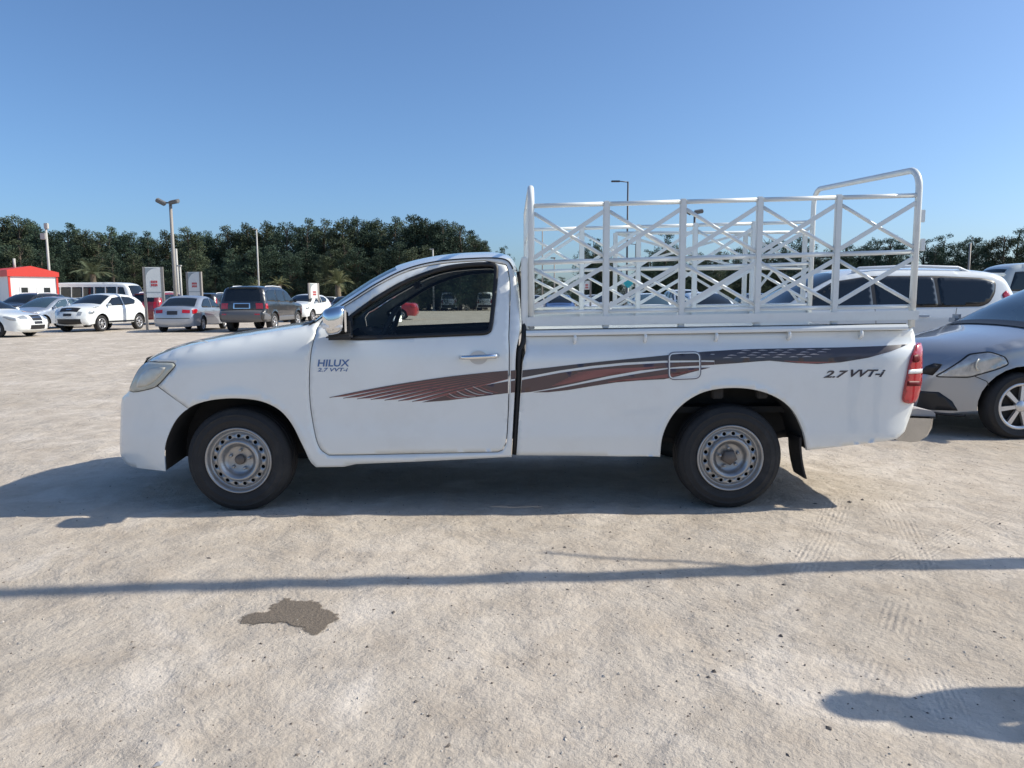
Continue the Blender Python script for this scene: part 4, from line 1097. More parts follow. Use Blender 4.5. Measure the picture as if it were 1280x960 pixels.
CROSS = dict(W=1.78, belt=1.02, axles=(-1.27, 1.27), wr=.345, tyre_w=.215, rim=.66, arch=.075, tum=.20, front_taper=(.22, .8), sill=.34, prof=[
    (-1.96, .30, .06), (-2.06, .42, .12), (-2.07, .62, .14), (-2.0, .80, .14), (-1.82, .95, .10), (-1.10, 1.10, .07),
    (-.72, 1.27, .08), (-.25, 1.47, .07), (.15, 1.56, .05), (.7, 1.55, .05), (1.30, 1.46, .05), (1.62, 1.25, .07), (1.80, 1.02, .08), (1.98, .82, .10), (2.05, .60, .10), (2.0, .38, .07)],
    windows=[[(-.96, 1.08), (-.34, 1.41), (.22, 1.47), (.24, 1.09)], [(.30, 1.09), (.28, 1.475), (.85, 1.44), (1.18, 1.32), (1.05, 1.15)]],
    headlights=[[(-1.93, .74), (-1.90, .85), (-1.72, .90), (-1.66, .82), (-1.78, .74)], [(-1.55, 1.0), (-1.75, .98), (-1.60, 1.04), (-1.32, 1.07), (-1.30, 1.05)]],
    taillights=[[(1.92, .90), (1.68, 1.2), (1.58, 1.12), (1.70, .95)]], mirror=(-.86, 1.12), handles=[(.08, 1.0)],
    side_dark=[[(-.90, .36), (-.84, .44), (.84, .44), (.90, .36)]],
    seams=[[(-1.02, 1.05), (-1.0, .7), (-.84, .44)], [(.26, 1.08), (.28, .7), (.3, .44)], [(1.12, 1.1), (1.05, .8), (.84, .5)]],
    patches=[('windscreen', 5.12, 7.05, -.90, .90, 'glass', .006), ('rear_window', 10.3, 11.7, -.82, .82, 'glass', .006), ('grille', 2.85, 3.7, -.62, .62, M_TRIM, .008), ('grille_bar', 3.1, 3.3, -.18, .18, M_CHROME, .018), ('lower_intake', .6, 1.65, -.88, .88, M_TRIM, .008), ('number_plate', 2.1, 2.5, -.30, .30, M_PLATED, .012),
             ('headlight', 2.3, 3.0, -.88, -.66, M_LAMPC, .012), ('headlight', 2.3, 3.0, .66, .88, M_LAMPC, .012), ('tail_light', 11.8, 12.6, -.98, -.68, M_RED, .008), ('tail_light', 11.8, 12.6, .68, .98, M_RED, .008)])
SUV = dict(band=[(-1.02, 1.15), (-.35, 1.525), (.14, 1.60), (1.06, 1.60), (1.70, 1.565), (1.88, 1.515), (1.85, 1.36), (1.76, 1.23), (1.64, 1.175)], W=1.82, belt=1.10, axles=(-1.32, 1.34), wr=.345, tyre_w=.225, tum=.17, sill=.32, prof=[
    (-2.12, .28, .06), (-2.22, .40, .12), (-2.24, .62, .14), (-2.17, .86, .13), (-1.95, .99, .09), (-1.10, 1.13, .06),
    (-.72, 1.34, .08), (-.24, 1.58, .07), (.2, 1.675, .05), (.9, 1.685, .05), (1.85, 1.64, .05), (2.07, 1.55, .06), (2.19, 1.30, .06), (2.28, 1.05, .08), (2.32, .75, .10), (2.28, .42, .08), (2.18, .30, .05)],
    windows=[[(-.98, 1.16), (-.34, 1.51), (.14, 1.585), (.16, 1.16)], [(.22, 1.16), (.20, 1.59), (1.02, 1.585), (1.05, 1.18)], [(1.10, 1.18), (1.075, 1.58), (1.68, 1.55), (1.86, 1.50), (1.83, 1.36), (1.74, 1.24), (1.62, 1.19)]],
    headlights=[[(-2.10, .78), (-2.06, .90), (-1.78, .98), (-1.66, .95), (-1.85, .82)]], taillights=[[(2.20, 1.14), (2.02, 1.40), (1.94, 1.34), (2.02, 1.10), (2.24, .92)]],
    mirror=(-.86, 1.20), handles=[(.03, 1.04), (.84, 1.05)], handle_mat=M_CHROME, roof_rails=[(-.05, 1.62, .64, 1.70)], spoiler=(2.05, 1.615),
    seams=[[(-1.05, 1.12), (-1.02, .8), (-.9, .38)], [(.18, 1.15), (.2, .7), (.18, .36)], [(1.3, 1.16), (1.25, .95), (.95, .65)], [(-1.0, .5), (.95, .5)]],
    patches=[('windscreen', 5.12, 7.1, -.90, .90, 'glass', .006), ('rear_window', 11.1, 12.4, -.82, .82, 'glass', .006), ('grille', 2.5, 3.2, -.45, .45, M_TRIM, .008), ('grille_bar', 2.8, 2.95, -.43, .43, M_CHROME, .016), ('lower_intake', 1.0, 1.7, -.6, .6, M_TRIM, .008),
             ('headlight', 2.5, 3.2, -.97, -.62, M_LAMPC, .008), ('headlight', 2.5, 3.2, .62, .97, M_LAMPC, .008), ('tail_light', 12.4, 13.6, -.99, -.80, M_RED, .008), ('tail_light', 12.4, 13.6, .80, .99, M_RED, .008), ('number_plate', 13.2, 13.6, -.28, .28, M_PLATE, .012)])
BIGSUV = dict(W=1.94, belt=1.14, axles=(-1.45, 1.40), wr=.385, tyre_w=.26, tum=.17, sill=.42, arch=.07, rear_taper=(.07, .4), prof=[
    (-2.28, .36, .06), (-2.40, .48, .10), (-2.40, .74, .12), (-2.34, 1.0, .10), (-2.1, 1.10, .06), (-1.18, 1.18, .05),
    (-.82, 1.42, .07), (-.50, 1.66, .06), (-.05, 1.79, .05), (.9, 1.83, .05), (1.9, 1.80, .05), (2.12, 1.74, .05), (2.26, 1.42, .05), (2.34, 1.16, .05), (2.36, .92, .06), (2.38, .86, .05), (2.50, .80, .07), (2.50, .55, .07), (2.40, .42, .05)],
    windows=[[(-1.02, 1.19), (-.56, 1.60), (.0, 1.70), (.04, 1.20)], [(.10, 1.20), (.07, 1.70), (.92, 1.72), (.98, 1.21)], [(1.05, 1.21), (1.0, 1.72), (1.75, 1.69), (2.0, 1.62), (2.06, 1.24)]],
    headlights=[[(-2.32, .85), (-2.3, 1.02), (-2.0, 1.06), (-1.95, .9)]], taillights=[[(2.33, .94), (2.30, 1.14), (2.12, 1.16), (2.12, .92)]],
    mirror=(-.92, 1.24), handles=[(-.1, 1.06), (.85, 1.08)], side_dark=[[(-.95, .44), (-.92, .62), (.88, .62), (.92, .44)], [(1.88, .50), (1.84, .64), (2.42, .80), (2.45, .50)]], clad=mat('cladding_grey', (.12, .12, .125), .4, coat=.4),
    roof_rails=[(-.2, 1.75, .68, 1.83)], spoiler=(2.10, 1.775),
    seams=[[(-1.08, 1.16), (-1.05, .8), (-.95, .45)], [(.07, 1.2), (.1, .8), (.08, .45)], [(1.0, 1.2), (.98, .9), (.9, .6)]],
    patches=[('windscreen', 5.15, 7.1, -.92, .92, 'glass', .006), ('rear_window', 11.15, 12.7, -.88, .88, 'glass', .006), ('grille', 2.2, 3.1, -.5, .5, M_CHROME, .008), ('tail_light', 13.0, 13.95, -.985, -.66, M_RED, .008), ('tail_light', 13.0, 13.95, .66, .985, M_RED, .008), ('plate_garnish', 13.0, 13.92, -.40, .40, M_CHROME, .006), ('number_plate', 13.15, 13.80, -.34, .34, M_PLATED, .014), ('rear_bumper', 15.0, 17.9, -.99, .99, mat('cladding_grey'), .006), ('reflector', 16.25, 16.45, -.95, -.70, M_RED, .012), ('reflector', 16.25, 16.45, .70, .95, M_RED, .012)])
VAN = dict(W=1.72, belt=1.12, axles=(-1.30, 1.25), wr=.32, tum=.12, sill=.30, front_taper=(.10, .4), rear_taper=(.05, .3), prof=[
    (-2.05, .28, .05), (-2.14, .42, .08), (-2.15, .75, .10), (-2.08, .98, .08), (-1.85, 1.10, .06), (-1.55, 1.32, .06), (-1.20, 1.72, .05), (-.8, 1.86, .05), (.5, 1.90, .05), (1.8, 1.88, .05), (2.0, 1.78, .05), (2.08, 1.20, .05), (2.12, .70, .06), (2.12, .40, .06), (2.02, .30, .04)],
    windows=[[(-1.45, 1.16), (-1.15, 1.62), (-.55, 1.70), (-.5, 1.16)], [(-.42, 1.16), (-.42, 1.70), (.7, 1.72), (.7, 1.16)], [(.78, 1.16), (.78, 1.72), (1.85, 1.70), (1.9, 1.18)]],
    headlights=[[(-2.1, .72), (-2.08, .92), (-1.9, .94), (-1.88, .78)]], taillights=[[(2.08, .72), (2.06, 1.08), (1.96, 1.08), (1.96, .72)]], mirror=(-1.45, 1.2),
    patches=[('windscreen', 4.3, 6.05, -.92, .92, 'glass', .006), ('rear_window', 10.15, 10.95, -.86, .86, 'glass', .006), ('grille', 2.2, 2.7, -.5, .5, M_TRIM, .008), ('bumper', .5, 1.6, -.99, .99, M_TRIM, .006), ('rear_bumper', 12.3, 13.6, -.99, .99, M_TRIM, .008), ('tail_light', 11.1, 11.9, -.99, -.82, M_RED, .008), ('tail_light', 11.1, 11.9, .82, .99, M_RED, .008), ('number_plate', 11.5, 11.8, -.25, .25, M_PLATE, .01)])
BUS = dict(W=2.05, belt=1.45, axles=(-2.1, 1.75), wr=.38, tum=.10, sill=.38, front_taper=(.08, .4), rear_taper=(.05, .3), round=.12, prof=[
    (-3.3, .36, .05), (-3.42, .5, .08), (-3.43, .95, .10), (-3.38, 1.25, .08), (-3.22, 1.75, .08), (-2.95, 2.35, .06), (-2.5, 2.55, .05), (0, 2.60, .05), (2.9, 2.57, .05), (3.25, 2.45, .05), (3.35, 1.6, .05), (3.38, .8, .05), (3.36, .45, .05), (3.25, .36, .04)],
    windows=[[(-2.95, 1.48), (-2.72, 2.25), (-2.25, 2.28), (-2.25, 1.48)]] + [[(-2.15 + i * .88, 1.50), (-2.15 + i * .88, 2.28), (-1.35 + i * .88, 2.28), (-1.35 + i * .88, 1.50)] for i in range(6)],
    headlights=[[(-3.4, .75), (-3.38, .95), (-3.22, .95), (-3.22, .75)]], taillights=[[(3.36, .8), (3.35, 1.2), (3.25, 1.2), (3.25, .8)]], mirror=(-3.2, 1.6),
    patches=[('windscreen', 3.2, 5.0, -.94, .94, 'glass', .006), ('rear_window', 9.2, 9.8, -.86, .86, 'glass', .006), ('grille', 1.6, 2.2, -.5, .5, M_TRIM, .008)])

# --- near right
vehicle('hatchback_car', 'silver grey hatchback with long swept headlights parked behind the tailgate of the pickup', 'car', HATCH, P_SILVER, (ground_at(1268, 548).x + 1.30 - .03, ground_at(1268, 548).y + .82 + .05), 183, step=.04, glass=M_GLASSB, nv=24)
p = at(1275, 372, 10.2)
vehicle('sport_utility_car', 'white sport utility car with dark windows and silver roof rails behind the cage', 'car', SUV, P_WHITE, (p.x - 2.14, 10.2 + .9), 180, step=.05, nv=20, glass=M_GLASSD)
def base_x(px, Y): return at(px, 372, Y).x
# --- left
vehicle('sedan_car', 'white sedan nosing in past the crossover with dark number plate and chrome grille', 'car', SEDAN, P_WHITE, (base_x(38, 27.2) - 2.25, 27.6), -6, step=.07, nv=18)
vehicle('sedan_car', 'silver blue sedan parked beside the white crossover', 'car', SEDAN, P_GREYBLUE, (base_x(46, 34) - .2, 35.3), -101, step=.08, glass=M_GLASSB, over=dict(W=1.8))
vehicle('crossover_car', 'white crossover with dark lower bumper and round headlights facing out of the car row', 'car', CROSS, P_WHITE, (base_x(98, 32) + .55, 32.8), -97, step=.06, nv=18)
vehicle('sedan_car', 'light blue grey sedan seen from behind next to the black four wheel drive', 'car', SEDAN, P_GREYBLUE, (base_x(226, 31) - .1, 32.4), 93, step=.06, nv=18)
vehicle('four_wheel_drive', 'large black four wheel drive with grey lower cladding seen from behind', 'car', BIGSUV, P_BLACK, (base_x(308, 30.5) + .1, 32.4), 87, step=.06, nv=18)
vehicle('sport_utility_car', 'dark red sport utility car half hidden behind the white sign board', 'car', SUV, P_DRED, (base_x(192, 40), 41.5), 85, step=.1)
vehicle('crossover_car', 'white crossover parked beyond the black four wheel drive', 'car', CROSS, P_WHITE, (base_x(374, 43), 44.5), -97, step=.09)
vehicle('sedan_car', 'dark sedan parked next to the bushy palm tree', 'car', SEDAN, P_GREY, (base_x(424, 50), 52), -90, step=.12)
vehicle('sedan_car', 'white sedan between the narrow sign and the dark sedan', 'car', SEDAN, P_WHITE, (base_x(402, 58), 60), -90, step=.12)
vehicle('sport_utility_car', 'dark sport utility car parked in front of the red roofed cabin', 'car', SUV, P_BLACK, (base_x(4, 40), 42), -95, step=.1)
vehicle('sedan_car', 'white sedan between the minibus and the silver blue sedan', 'car', SEDAN, P_WHITE, (base_x(86, 47), 48.5), -90, step=.12)
vehicle('sport_utility_car', 'black sport utility car behind the floodlight mast', 'car', SUV, P_BLACK, (base_x(262, 47), 48), 90, step=.12)
vehicle('minibus', 'long white minibus with a dark window band parked behind the crossover', 'bus', BUS, P_WHITE, (base_x(112, 56), 57), -4, step=.14)
# --- seen through the cab window
vehicle('sedan_car', 'red sedan seen through the windows of the pickup cab', 'car', SEDAN, P_RED, (base_x(518, 46) - 2.2, 46.8), 183, step=.1)
vehicle('hatchback_car', 'small white hatchback parked below the trees beyond the red sedan', 'car', HATCH, P_WHITE, (base_x(521, 82), 83), 75, step=.12)
vehicle('van', 'white van seen from behind beside the lamp post under the trees', 'van', VAN, P_WHITE, (base_x(560, 78), 80), 92, step=.14)
vehicle('van', 'white van parked alone at the end of the tree row', 'van', VAN, P_WHITE, (base_x(606, 78), 80), 90, step=.14)
# --- seen through the cage
vehicle('sedan_car', 'dark blue sedan parked beyond the front corner of the cage', 'car', SEDAN, P_BLUE, (base_x(700, 44), 45), -90, step=.12)
vehicle('sedan_car', 'white sedan parked below the small white notice board', 'car', SEDAN, P_WHITE, (base_x(745, 46), 47), -88, step=.12)
vehicle('sedan_car', 'beige sedan parked to the side of the teal sign post', 'car', SEDAN, P_BEIGE, (base_x(668, 52), 53), -90, step=.12)
vehicle('sedan_car', 'white sedan with a bright blue windscreen parked beyond the teal sign', 'car', SEDAN, P_WHITE, (base_x(820, 31), 32.5), -92, step=.1, glass=M_GLASSB)
vehicle('sedan_car', 'white sedan facing out between the caged pickup and the tree row', 'car', SEDAN, P_WHITE, (base_x(902, 24.5), 26.5), -90, step=.09)
vehicle('sport_utility_car', 'white sport utility car with roof rails two rows behind the cage', 'car', SUV, P_WHITE, (base_x(862, 40), 41), -90, step=.1)
vehicle('sedan_car', 'grey sedan in the far row behind the cage', 'car', SEDAN, P_GREY, (base_x(955, 36), 37), -90, step=.12)
vehicle('minibus', 'pale teal minibus with dark windows behind the roof spoiler of the white sport utility car', 'bus', BUS, paint('pale_teal', (.50, .55, .55), .1), (base_x(1262, 30) + 3.0, 31), 178, step=.14)

# ------------------------------------------------------------------ trees
def leaf_mat(name, col, rnd=.25):
    m = mat(name, col, .75, var=.45, vscale=.9, randobj=rnd, spec=.2); return m
M_LEAF = leaf_mat('needle_foliage', (.060, .092, .062)); M_LEAF2 = leaf_mat('olive_foliage', (.080, .102, .060))
M_BARK = mat('bark', (.10, .08, .06), .9, var=.3)
M_PALM = leaf_mat('palm_foliage', (.17, .18, .09), .1); M_PALMD = leaf_mat('dark_palm_foliage', (.13, .155, .09), .1)
M_PTRUNK = mat('palm_trunk', (.17, .13, .09), .95, var=.4, vscale=10, bump=.6, bscale=12)

def tree_meshes(seed, wide, tops, leaf, open_=0.0):
    """unit-height feathery tree: trunk + limbs, and a crown of many small leaf sprays"""
    rs = random.Random(seed)
    tr = MB(); tr.tube([(0, 0, -.01), (rs.uniform(-.01, .01), 0, .3), (rs.uniform(-.02, .02), rs.uniform(-.02, .02), .7), (0, 0, .95)], [.022, .017, .010, .003], 7)
    leaders = [(0, 0, 1.0)] + [(rs.uniform(-.10, .10), rs.uniform(-.10, .10), rs.uniform(.84, .97)) for _ in range(tops)]
    clumps = []
    for (lx, ly, lh) in leaders:
        for k in range(int(95 / (1 + .35 * tops))):
            h = .06 + (lh - .06) * rs.random() ** .85
            f = h / lh
            rad = wide * (min(1, f / .22) ** .5) * (1 - f) ** .45 + .020
            a = rs.uniform(0, 2 * math.pi); r = rad * rs.uniform(.35, 1.05)
            clumps.append((lx * f + r * math.cos(a), ly * f + r * math.sin(a), h, .040 + .040 * (1 - f) * rs.uniform(.6, 1.2), a))
    for c in clumps[::4]: tr.tube([(c[0] * .12, c[1] * .12, max(.1, c[2] - .10)), (c[0] * .9, c[1] * .9, c[2])], [.006, .002], 4, False)
    lf = MB(); vs = lf.v; fs = lf.f
    for (x, y, z, cr, a) in clumps:
        if rs.random() < open_: continue
        for k in range(64):
            d = Vector((rs.gauss(0, 1), rs.gauss(0, 1), rs.gauss(0, .9)))
            if d.length < .01: continue
            d = d.normalized() * cr * rs.random() ** .4
            c = Vector((x, y, z)) + d
            dirv = (Vector((math.cos(a), math.sin(a), .9)) + Vector((rs.gauss(0, .6), rs.gauss(0, .6), rs.gauss(0, .6)))).normalized()
            sd = dirv.cross(Vector((rs.gauss(0, 1), rs.gauss(0, 1), rs.gauss(0, 1)))).normalized()
            L = rs.uniform(.012, .026); w = rs.uniform(.0025, .0055)
            o = len(vs)
            vs += [tuple(c - dirv * L * .5), tuple(c + sd * w), tuple(c + dirv * L * .6), tuple(c - sd * w)]; fs.append((o, o + 1, o + 2, o + 3))
    lf.sm = [False] * len(fs)
    out = []
    for nm, b, m in (('trunk', tr, M_BARK), ('crown', lf, leaf)):
        me = bpy.data.meshes.new(nm); me.from_pydata(b.v, [], b.f); me.polygons.foreach_set('use_smooth', b.sm); me.materials.append(m); out.append(me)
    return out
VAR = [tree_meshes(11, .20, 2, M_LEAF), tree_meshes(12, .23, 3, M_LEAF), tree_meshes(13, .18, 1, M_LEAF), tree_meshes(14, .22, 3, M_LEAF2), tree_meshes(15, .25, 4, M_LEAF), tree_meshes(16, .20, 2, M_LEAF2)]
VAR_OPEN = [tree_meshes(21, .24, 3, M_LEAF, .28), tree_meshes(22, .21, 2, M_LEAF, .35), tree_meshes(23, .27, 4, M_LEAF2, .3)]
rt = random.Random(5)
def tree(px, py, Y, var, label, group, widen=1.0, name='casuarina_tree'):
    top = at(px, py, Y); H = top.z
    o = empty(name, (top.x, Y, 0), rt.uniform(0, 6.28)); tag(o, label, 'tree', group)
    for nm, me in zip(('trunk', 'crown'), var):
        c = bpy.data.objects.new(nm, me); COL.objects.link(c); c.parent = o; c.scale = (H * widen, H * widen, H)
    return o
def seg_left(x):
    for lim, t in ((70, 'behind the red roofed cabin'), (165, 'behind the minibus'), (255, 'behind the floodlight mast and sign boards'), (370, 'behind the black four wheel drive'), (460, 'behind the bushy palm'), (560, 'above the pickup cab roof')):
        if x < lim: return t
    return 'at the end of the dense row near the two vans'
def seg_right(x):
    for lim, t in ((780, 'next to the small notice board'), (860, 'behind the teal sign'), (940, 'behind the dark floodlight mast'), (1020, 'behind the far rear corner of the cage'), (1145, 'behind the rear end of the cage'), (1230, 'beyond the roof of the white sport utility car')):
        if x < lim: return t
    return 'beyond the pale teal minibus'
G1 = 'dense tree row behind the parked cars'
sil = [(-60, 280), (-34, 276), (-10, 277), (4, 274), (22, 272), (43, 284), (62, 289), (84, 282), (104, 289), (122, 292), (136, 286), (160, 291), (184, 292), (207, 290), (234, 286), (258, 290), (284, 284), (309, 281), (333, 279), (358, 280), (384, 276), (405, 277), (428, 274), (447, 273), (470, 275), (494, 274), (517, 271), (534, 275), (553, 277), (574, 284), (592, 296), (607, 303)]
for i, (x, y) in enumerate(sil):
    tree(x, y, 84 + rt.uniform(-2, 3), VAR[rt.randrange(6)], 'tall dark feathery tree ' + seg_left(x), G1, rt.uniform(1.1, 1.35))
    if x < 600: tree(x + 11 + rt.uniform(-4, 4), y + rt.uniform(3, 10), 88 + rt.uniform(-1, 4), VAR[rt.randrange(6)], 'tree of the second rank ' + seg_left(x), G1, 1.25)
    if x < 600: tree(x + 4 + rt.uniform(-6, 6), y + rt.uniform(22, 42), 79 + rt.uniform(-2, 2), VAR[rt.randrange(6)], 'lower bushy tree ' + seg_left(x), G1, 1.45)
G2 = 'sparse tree row behind the cage'
for (x, y, w) in [(731, 303, 1), (742, 297, .9), (752, 305, 1), (763, 322, 1), (812, 312, 1), (831, 290, 1.0), (846, 300, 1), (872, 311, 1), (888, 318, 1.1), (905, 310, 1), (921, 306, 1), (945, 303, 1), (962, 294, 1), (984, 300, 1), (1005, 291, 1), (1026, 312, 1), (1040, 305, 1), (1058, 301, 1), (1077, 303, 1), (1098, 294, 1), (1114, 292, 1), (1133, 312, .9), (1158, 299, 1), (1170, 303, 1), (1182, 293, 1), (1199, 297, .9), (1216, 291, 1.1), (1237, 295, 1), (1256, 290, 1.1), (1275, 285, 1.1), (1297, 284, 1.1), (1322, 288, 1.1), (1350, 286, 1.1)]:
    tree(x, y, 72 + rt.uniform(-2, 3), VAR_OPEN[rt.randrange(3)], 'loose open tree ' + seg_right(x), G2, w * rt.uniform(1.0, 1.2))
    tree(x + 8 + rt.uniform(-4, 4), max(y + 14, 318) + rt.uniform(0, 12), 76 + rt.uniform(-2, 3), VAR[rt.randrange(6)], 'dense broad tree ' + seg_right(x), G2, 1.7)
    if x > 780: tree(x - 6 + rt.uniform(-4, 4), 336 + rt.uniform(-4, 6), 68 + rt.uniform(-2, 2), VAR[rt.randrange(6)], 'low wide bushy tree ' + seg_right(x), G2, 2.3)
L3 = 'low tree far away in the gap between the two tree rows'
for (x, y) in [(622, 314), (631, 308), (648, 344), (657, 338), (668, 342), (679, 345), (690, 350), (702, 346), (716, 350)]:
    tree(x, y, 105 + rt.uniform(-4, 6) if x > 640 else 92, VAR_OPEN[rt.randrange(3)], L3, 'far trees in the gap', 1.5 if x > 640 else 1.0)

def palm(px, py_c, Y, R_, label, m, n=26, up=.5, seed=1):
    rs = random.Random(seed); c = at(px, py_c, Y); o = empty('palm_tree', (c.x, Y, 0)); tag(o, label, 'palm tree')
    MB().tube([(0, 0, -.02), (.05, 0, c.z * .5), (0, 0, c.z)], [.30, .24, .22], 10).build('trunk', M_PTRUNK, o)
    for k in range(n):
        a = 2 * math.pi * k / n + rs.uniform(-.15, .15); el = rs.uniform(-.15, 1.25) * up + (.25 if k % 3 else .6)
        L = R_ * rs.uniform(.85, 1.1); b = MB(); pts = []
        for t in np.linspace(0, 1, 9):
            r = L * t * math.cos(el) * (1 - .12 * t); z = L * (t * math.sin(el) - .55 * t * t * (1.0 - .3 * math.sin(el)))
            pts.append(Vector((r * math.cos(a), r * math.sin(a), c.z + z)))
        sd = Vector((-math.sin(a), math.cos(a), 0))
        for i in range(1, 9):
            for j in range(2):
                p = pts[i - 1].lerp(pts[i], j * .5); d = (pts[i] - pts[i - 1]).normalized(); ln = R_ * .22 * (1.1 - .6 * i / 9)
                for s_ in (-1, 1):
                    tip = p + d * ln * .6 + sd * s_ * ln * .8 + Vector((0, 0, .10 * ln)); w = d * R_ * .016
                    b.add([p - w, p + w, tip], [(0, 1, 2)])
        b.tube(pts, [.02] * 8 + [.008], 4, False); b.build('frond', m, o)
    return o
palm(116, 343, 64, 2.4, 'squat palm tree above the roof of the minibus', M_PALMD, 26, .45, 2)
palm(422, 356, 62, 2.0, 'bushy yellow green palm tree beside the pickup windscreen', M_PALM, 34, .9, 3)
palm(349, 356, 72, 1.6, 'small palm tree behind the black four wheel drive', M_PALM, 22, .6, 4)
palm(322, 360, 74, 1.3, 'young palm tree at the foot of the thin street lamp', M_PALM, 20, .6, 5)
palm(190, 364, 70, 1.5, 'young palm tree behind the white sign board', M_PALM, 20, .6, 6)

# ------------------------------------------------------------------ cabin, signs, poles
c0 = at(13, 372, 52); ang = R(50)
cabin = empty('site_cabin', (c0.x, 52, 0), ang); tag(cabin, 'white prefabricated cabin with a bright red roof edge', 'cabin')
CW, CD, CH = 3.0, 6.0, 3.0
M_CABIN = mat('cabin_panel', (.78, .78, .76), .6, var=.04, dirt=(.5, .45, .4), damt=.2); M_ROOFR = mat('red_roof', (.62, .045, .03), .5, var=.08)
MB().box((CW / 2, CD / 2, CH / 2), (CW, CD, CH)).build('wall', M_CABIN, cabin)
rb_ = MB(); rb_.add([(-.12, -.12, CH - .02), (CW + .12, -.12, CH - .02), (CW + .12, CD + .12, CH - .02), (-.12, CD + .12, CH - .02), (-.12, -.12, CH + .42), (CW + .12, -.12, CH + .30), (CW + .12, CD + .12, CH + .30), (-.12, CD + .12, CH + .42), (CW * .45, -.12, CH + .72), (CW * .45, CD + .12, CH + .72)],
    [(0, 1, 5, 8, 4), (3, 7, 9, 6, 2), (0, 4, 7, 3), (1, 2, 6, 5), (4, 8, 9, 7), (8, 5, 6, 9), (0, 3, 2, 1)]); rb_.build('roof', M_ROOFR, cabin)
for (x, y) in ((0, 0), (CW, 0)): MB().box((x, y, CH / 2), (.12, .12, CH)).build('corner_trim', M_ROOFR, cabin)
wd = MB().box((1.6, -.012, 1.85), (2.0, .03, .85)).build('window', M_CABIN, cabin)
for i in range(4): MB().box((.9 + i * .47, -.032, 1.85), (.40, .02, .72)).build('pane', M_GLASSD if i in (0, 3) else M_PLATE, wd)
MB().tube([(1.0, 2, CH + .4), (1.0, 2, CH + 1.3)], .09, 8).build('vent_pipe', M_POLEW, cabin)

M_SIGN = mat('sign_panel', (.72, .73, .70), .45, var=.03); M_SIGNG = mat('sign_grey', (.33, .37, .38), .5); M_SIGNR = mat('sign_red', (.52, .06, .06), .5)
def sign(px0, px1, py_top, py_bot, Y, label, rz, posts=True):
    a = at(px0, py_top, Y); b_ = at(px1, py_bot, Y); w = (b_.x - a.x) / max(.25, math.cos(rz)); zt, zb_ = a.z, b_.z
    o = empty('sign_board', ((a.x + b_.x) / 2, Y, 0), rz); tag(o, label, 'sign')
    pn = MB().box((0, 0, (zt + zb_) / 2), (w, .10, zt - zb_), bev=.02).build('panel', M_SIGN, o)
    n = 10; arc = [(-w * .38 + 0, zt - .02)] + [(-w * .38 + w * .80 * (1 - math.cos(t)) , zt - .03 - 0 * t) for t in ()]
    # darker corner field with a curved edge
    R0 = min(w * .75, (zt - zb_) * .55)
    poly = [(-w * .47, zt - .03)] + [(-w * .47 + R0 - R0 * math.sin(t), zt - .03 - R0 + R0 * math.cos(t)) for t in np.linspace(0, math.pi / 2, 8)]
    MB().prism(poly, -.056, -.050).fixnormals().build('corner_field', M_SIGNG, pn)
    cz = zt - (zt - zb_) * .48
    for r_ in range(2):
        for k in range(4): MB().box((w * .05 + (k - 1.5) * w * .11, -.054, cz - r_ * .14), (w * .085, .008, .10)).build('red_mark', M_SIGNR, pn)
    MB().box((0, -.054, zb_ + (zt - zb_) * .18), (w * .96, .006, .03)).build('joint', M_SIGNG, pn)
    if posts:
        for s_ in (-1, 1): MB().box((s_ * (w / 2 + .05), 0, (zt + .02) / 2 - .02), (.10, .10, zt + .04)).build('post', M_POLE, o)
    return o
sign(182, 202, 334, 372, 33, 'white sign board on two grey posts with red mark beside the crossover', R(12))
sign(234, 252, 340, 370, 38, 'white sign board with red mark behind the light blue grey sedan', R(-14))
sign(388, 396, 354, 377, 44, 'narrow white sign with red mark near the bushy palm', R(50))
o = sign(729, 737, 351, 362, 42, 'small white notice board seen through the cage', 0)

def mast(px, py_top, Y, r0, r1, m, label, name='lamp_post', head=None, base=0.0):
    t = at(px, py_top, Y); o = empty(name, (t.x, Y, 0)); tag(o, label, 'lamp post' if name != 'post' else 'post')
    H = t.z; MB().tube([(0, 0, -.03), (0, 0, H * .5), (0, 0, H)], [r0, (r0 + r1) / 2, r1], 10).build('pole', m, o)
    MB().box((0, 0, .02), (r0 * 4, r0 * 4, .05)).build('base_plate', m, o)
    if head == 'flood':
        MB().bar((-.45, 0, H + .02), (.38, 0, H + .02), .06, .06).build('crossbar', M_POLED, o)
        for x, ry, rz in ((-.42, R(28), R(20)), (.20, R(-8), R(-10))):
            h = MB().box((0, 0, 0), (.46, .30, .16), bev=.03).build('floodlight', mat('lamp_housing', (.13, .13, .13), .5), o); h.location = (x, -.05, H + .06); h.rotation_euler = (R(20), ry, rz)
            g = MB().box((0, 0, -.083), (.40, .25, .012)).build('lamp_glass', M_GLASSB, h)
    if head == 'arm':
        MB().tube([(0, 0, H - .03), (-.5, 0, H + .02), (-.75, 0, H + .02)], .035, 6).build('arm', m, o)
        MB().box((-.75, 0, H + .02), (.55, .22, .09), bev=.03).build('lamp_head', m, o)
    if head == 'small':
        MB().box((-.12, 0, H + .04), (.45, .2, .10), bev=.03).build('lamp_head', m, o)
    if head == 'box':
        MB().box((-.22, 0, H - .9), (.42, .3, .5), bev=.03).build('junction_box', m, o); MB().box((.05, 0, H - .1), (.3, .25, .45), bev=.03).build('camera_head', m, o)
    return o
mast(213, 254, 36, .095, .070, M_POLE, 'floodlight mast with two lamp heads rising beside the white sign board', head='flood')
mast(57, 281, 60, .12, .08, M_POLEW, 'pale pole with a box near its top behind the red roofed cabin', head='box')
mast(320.5, 287, 70, .09, .06, M_POLEW, 'thin pale street lamp in front of the dense tree row', head='small')
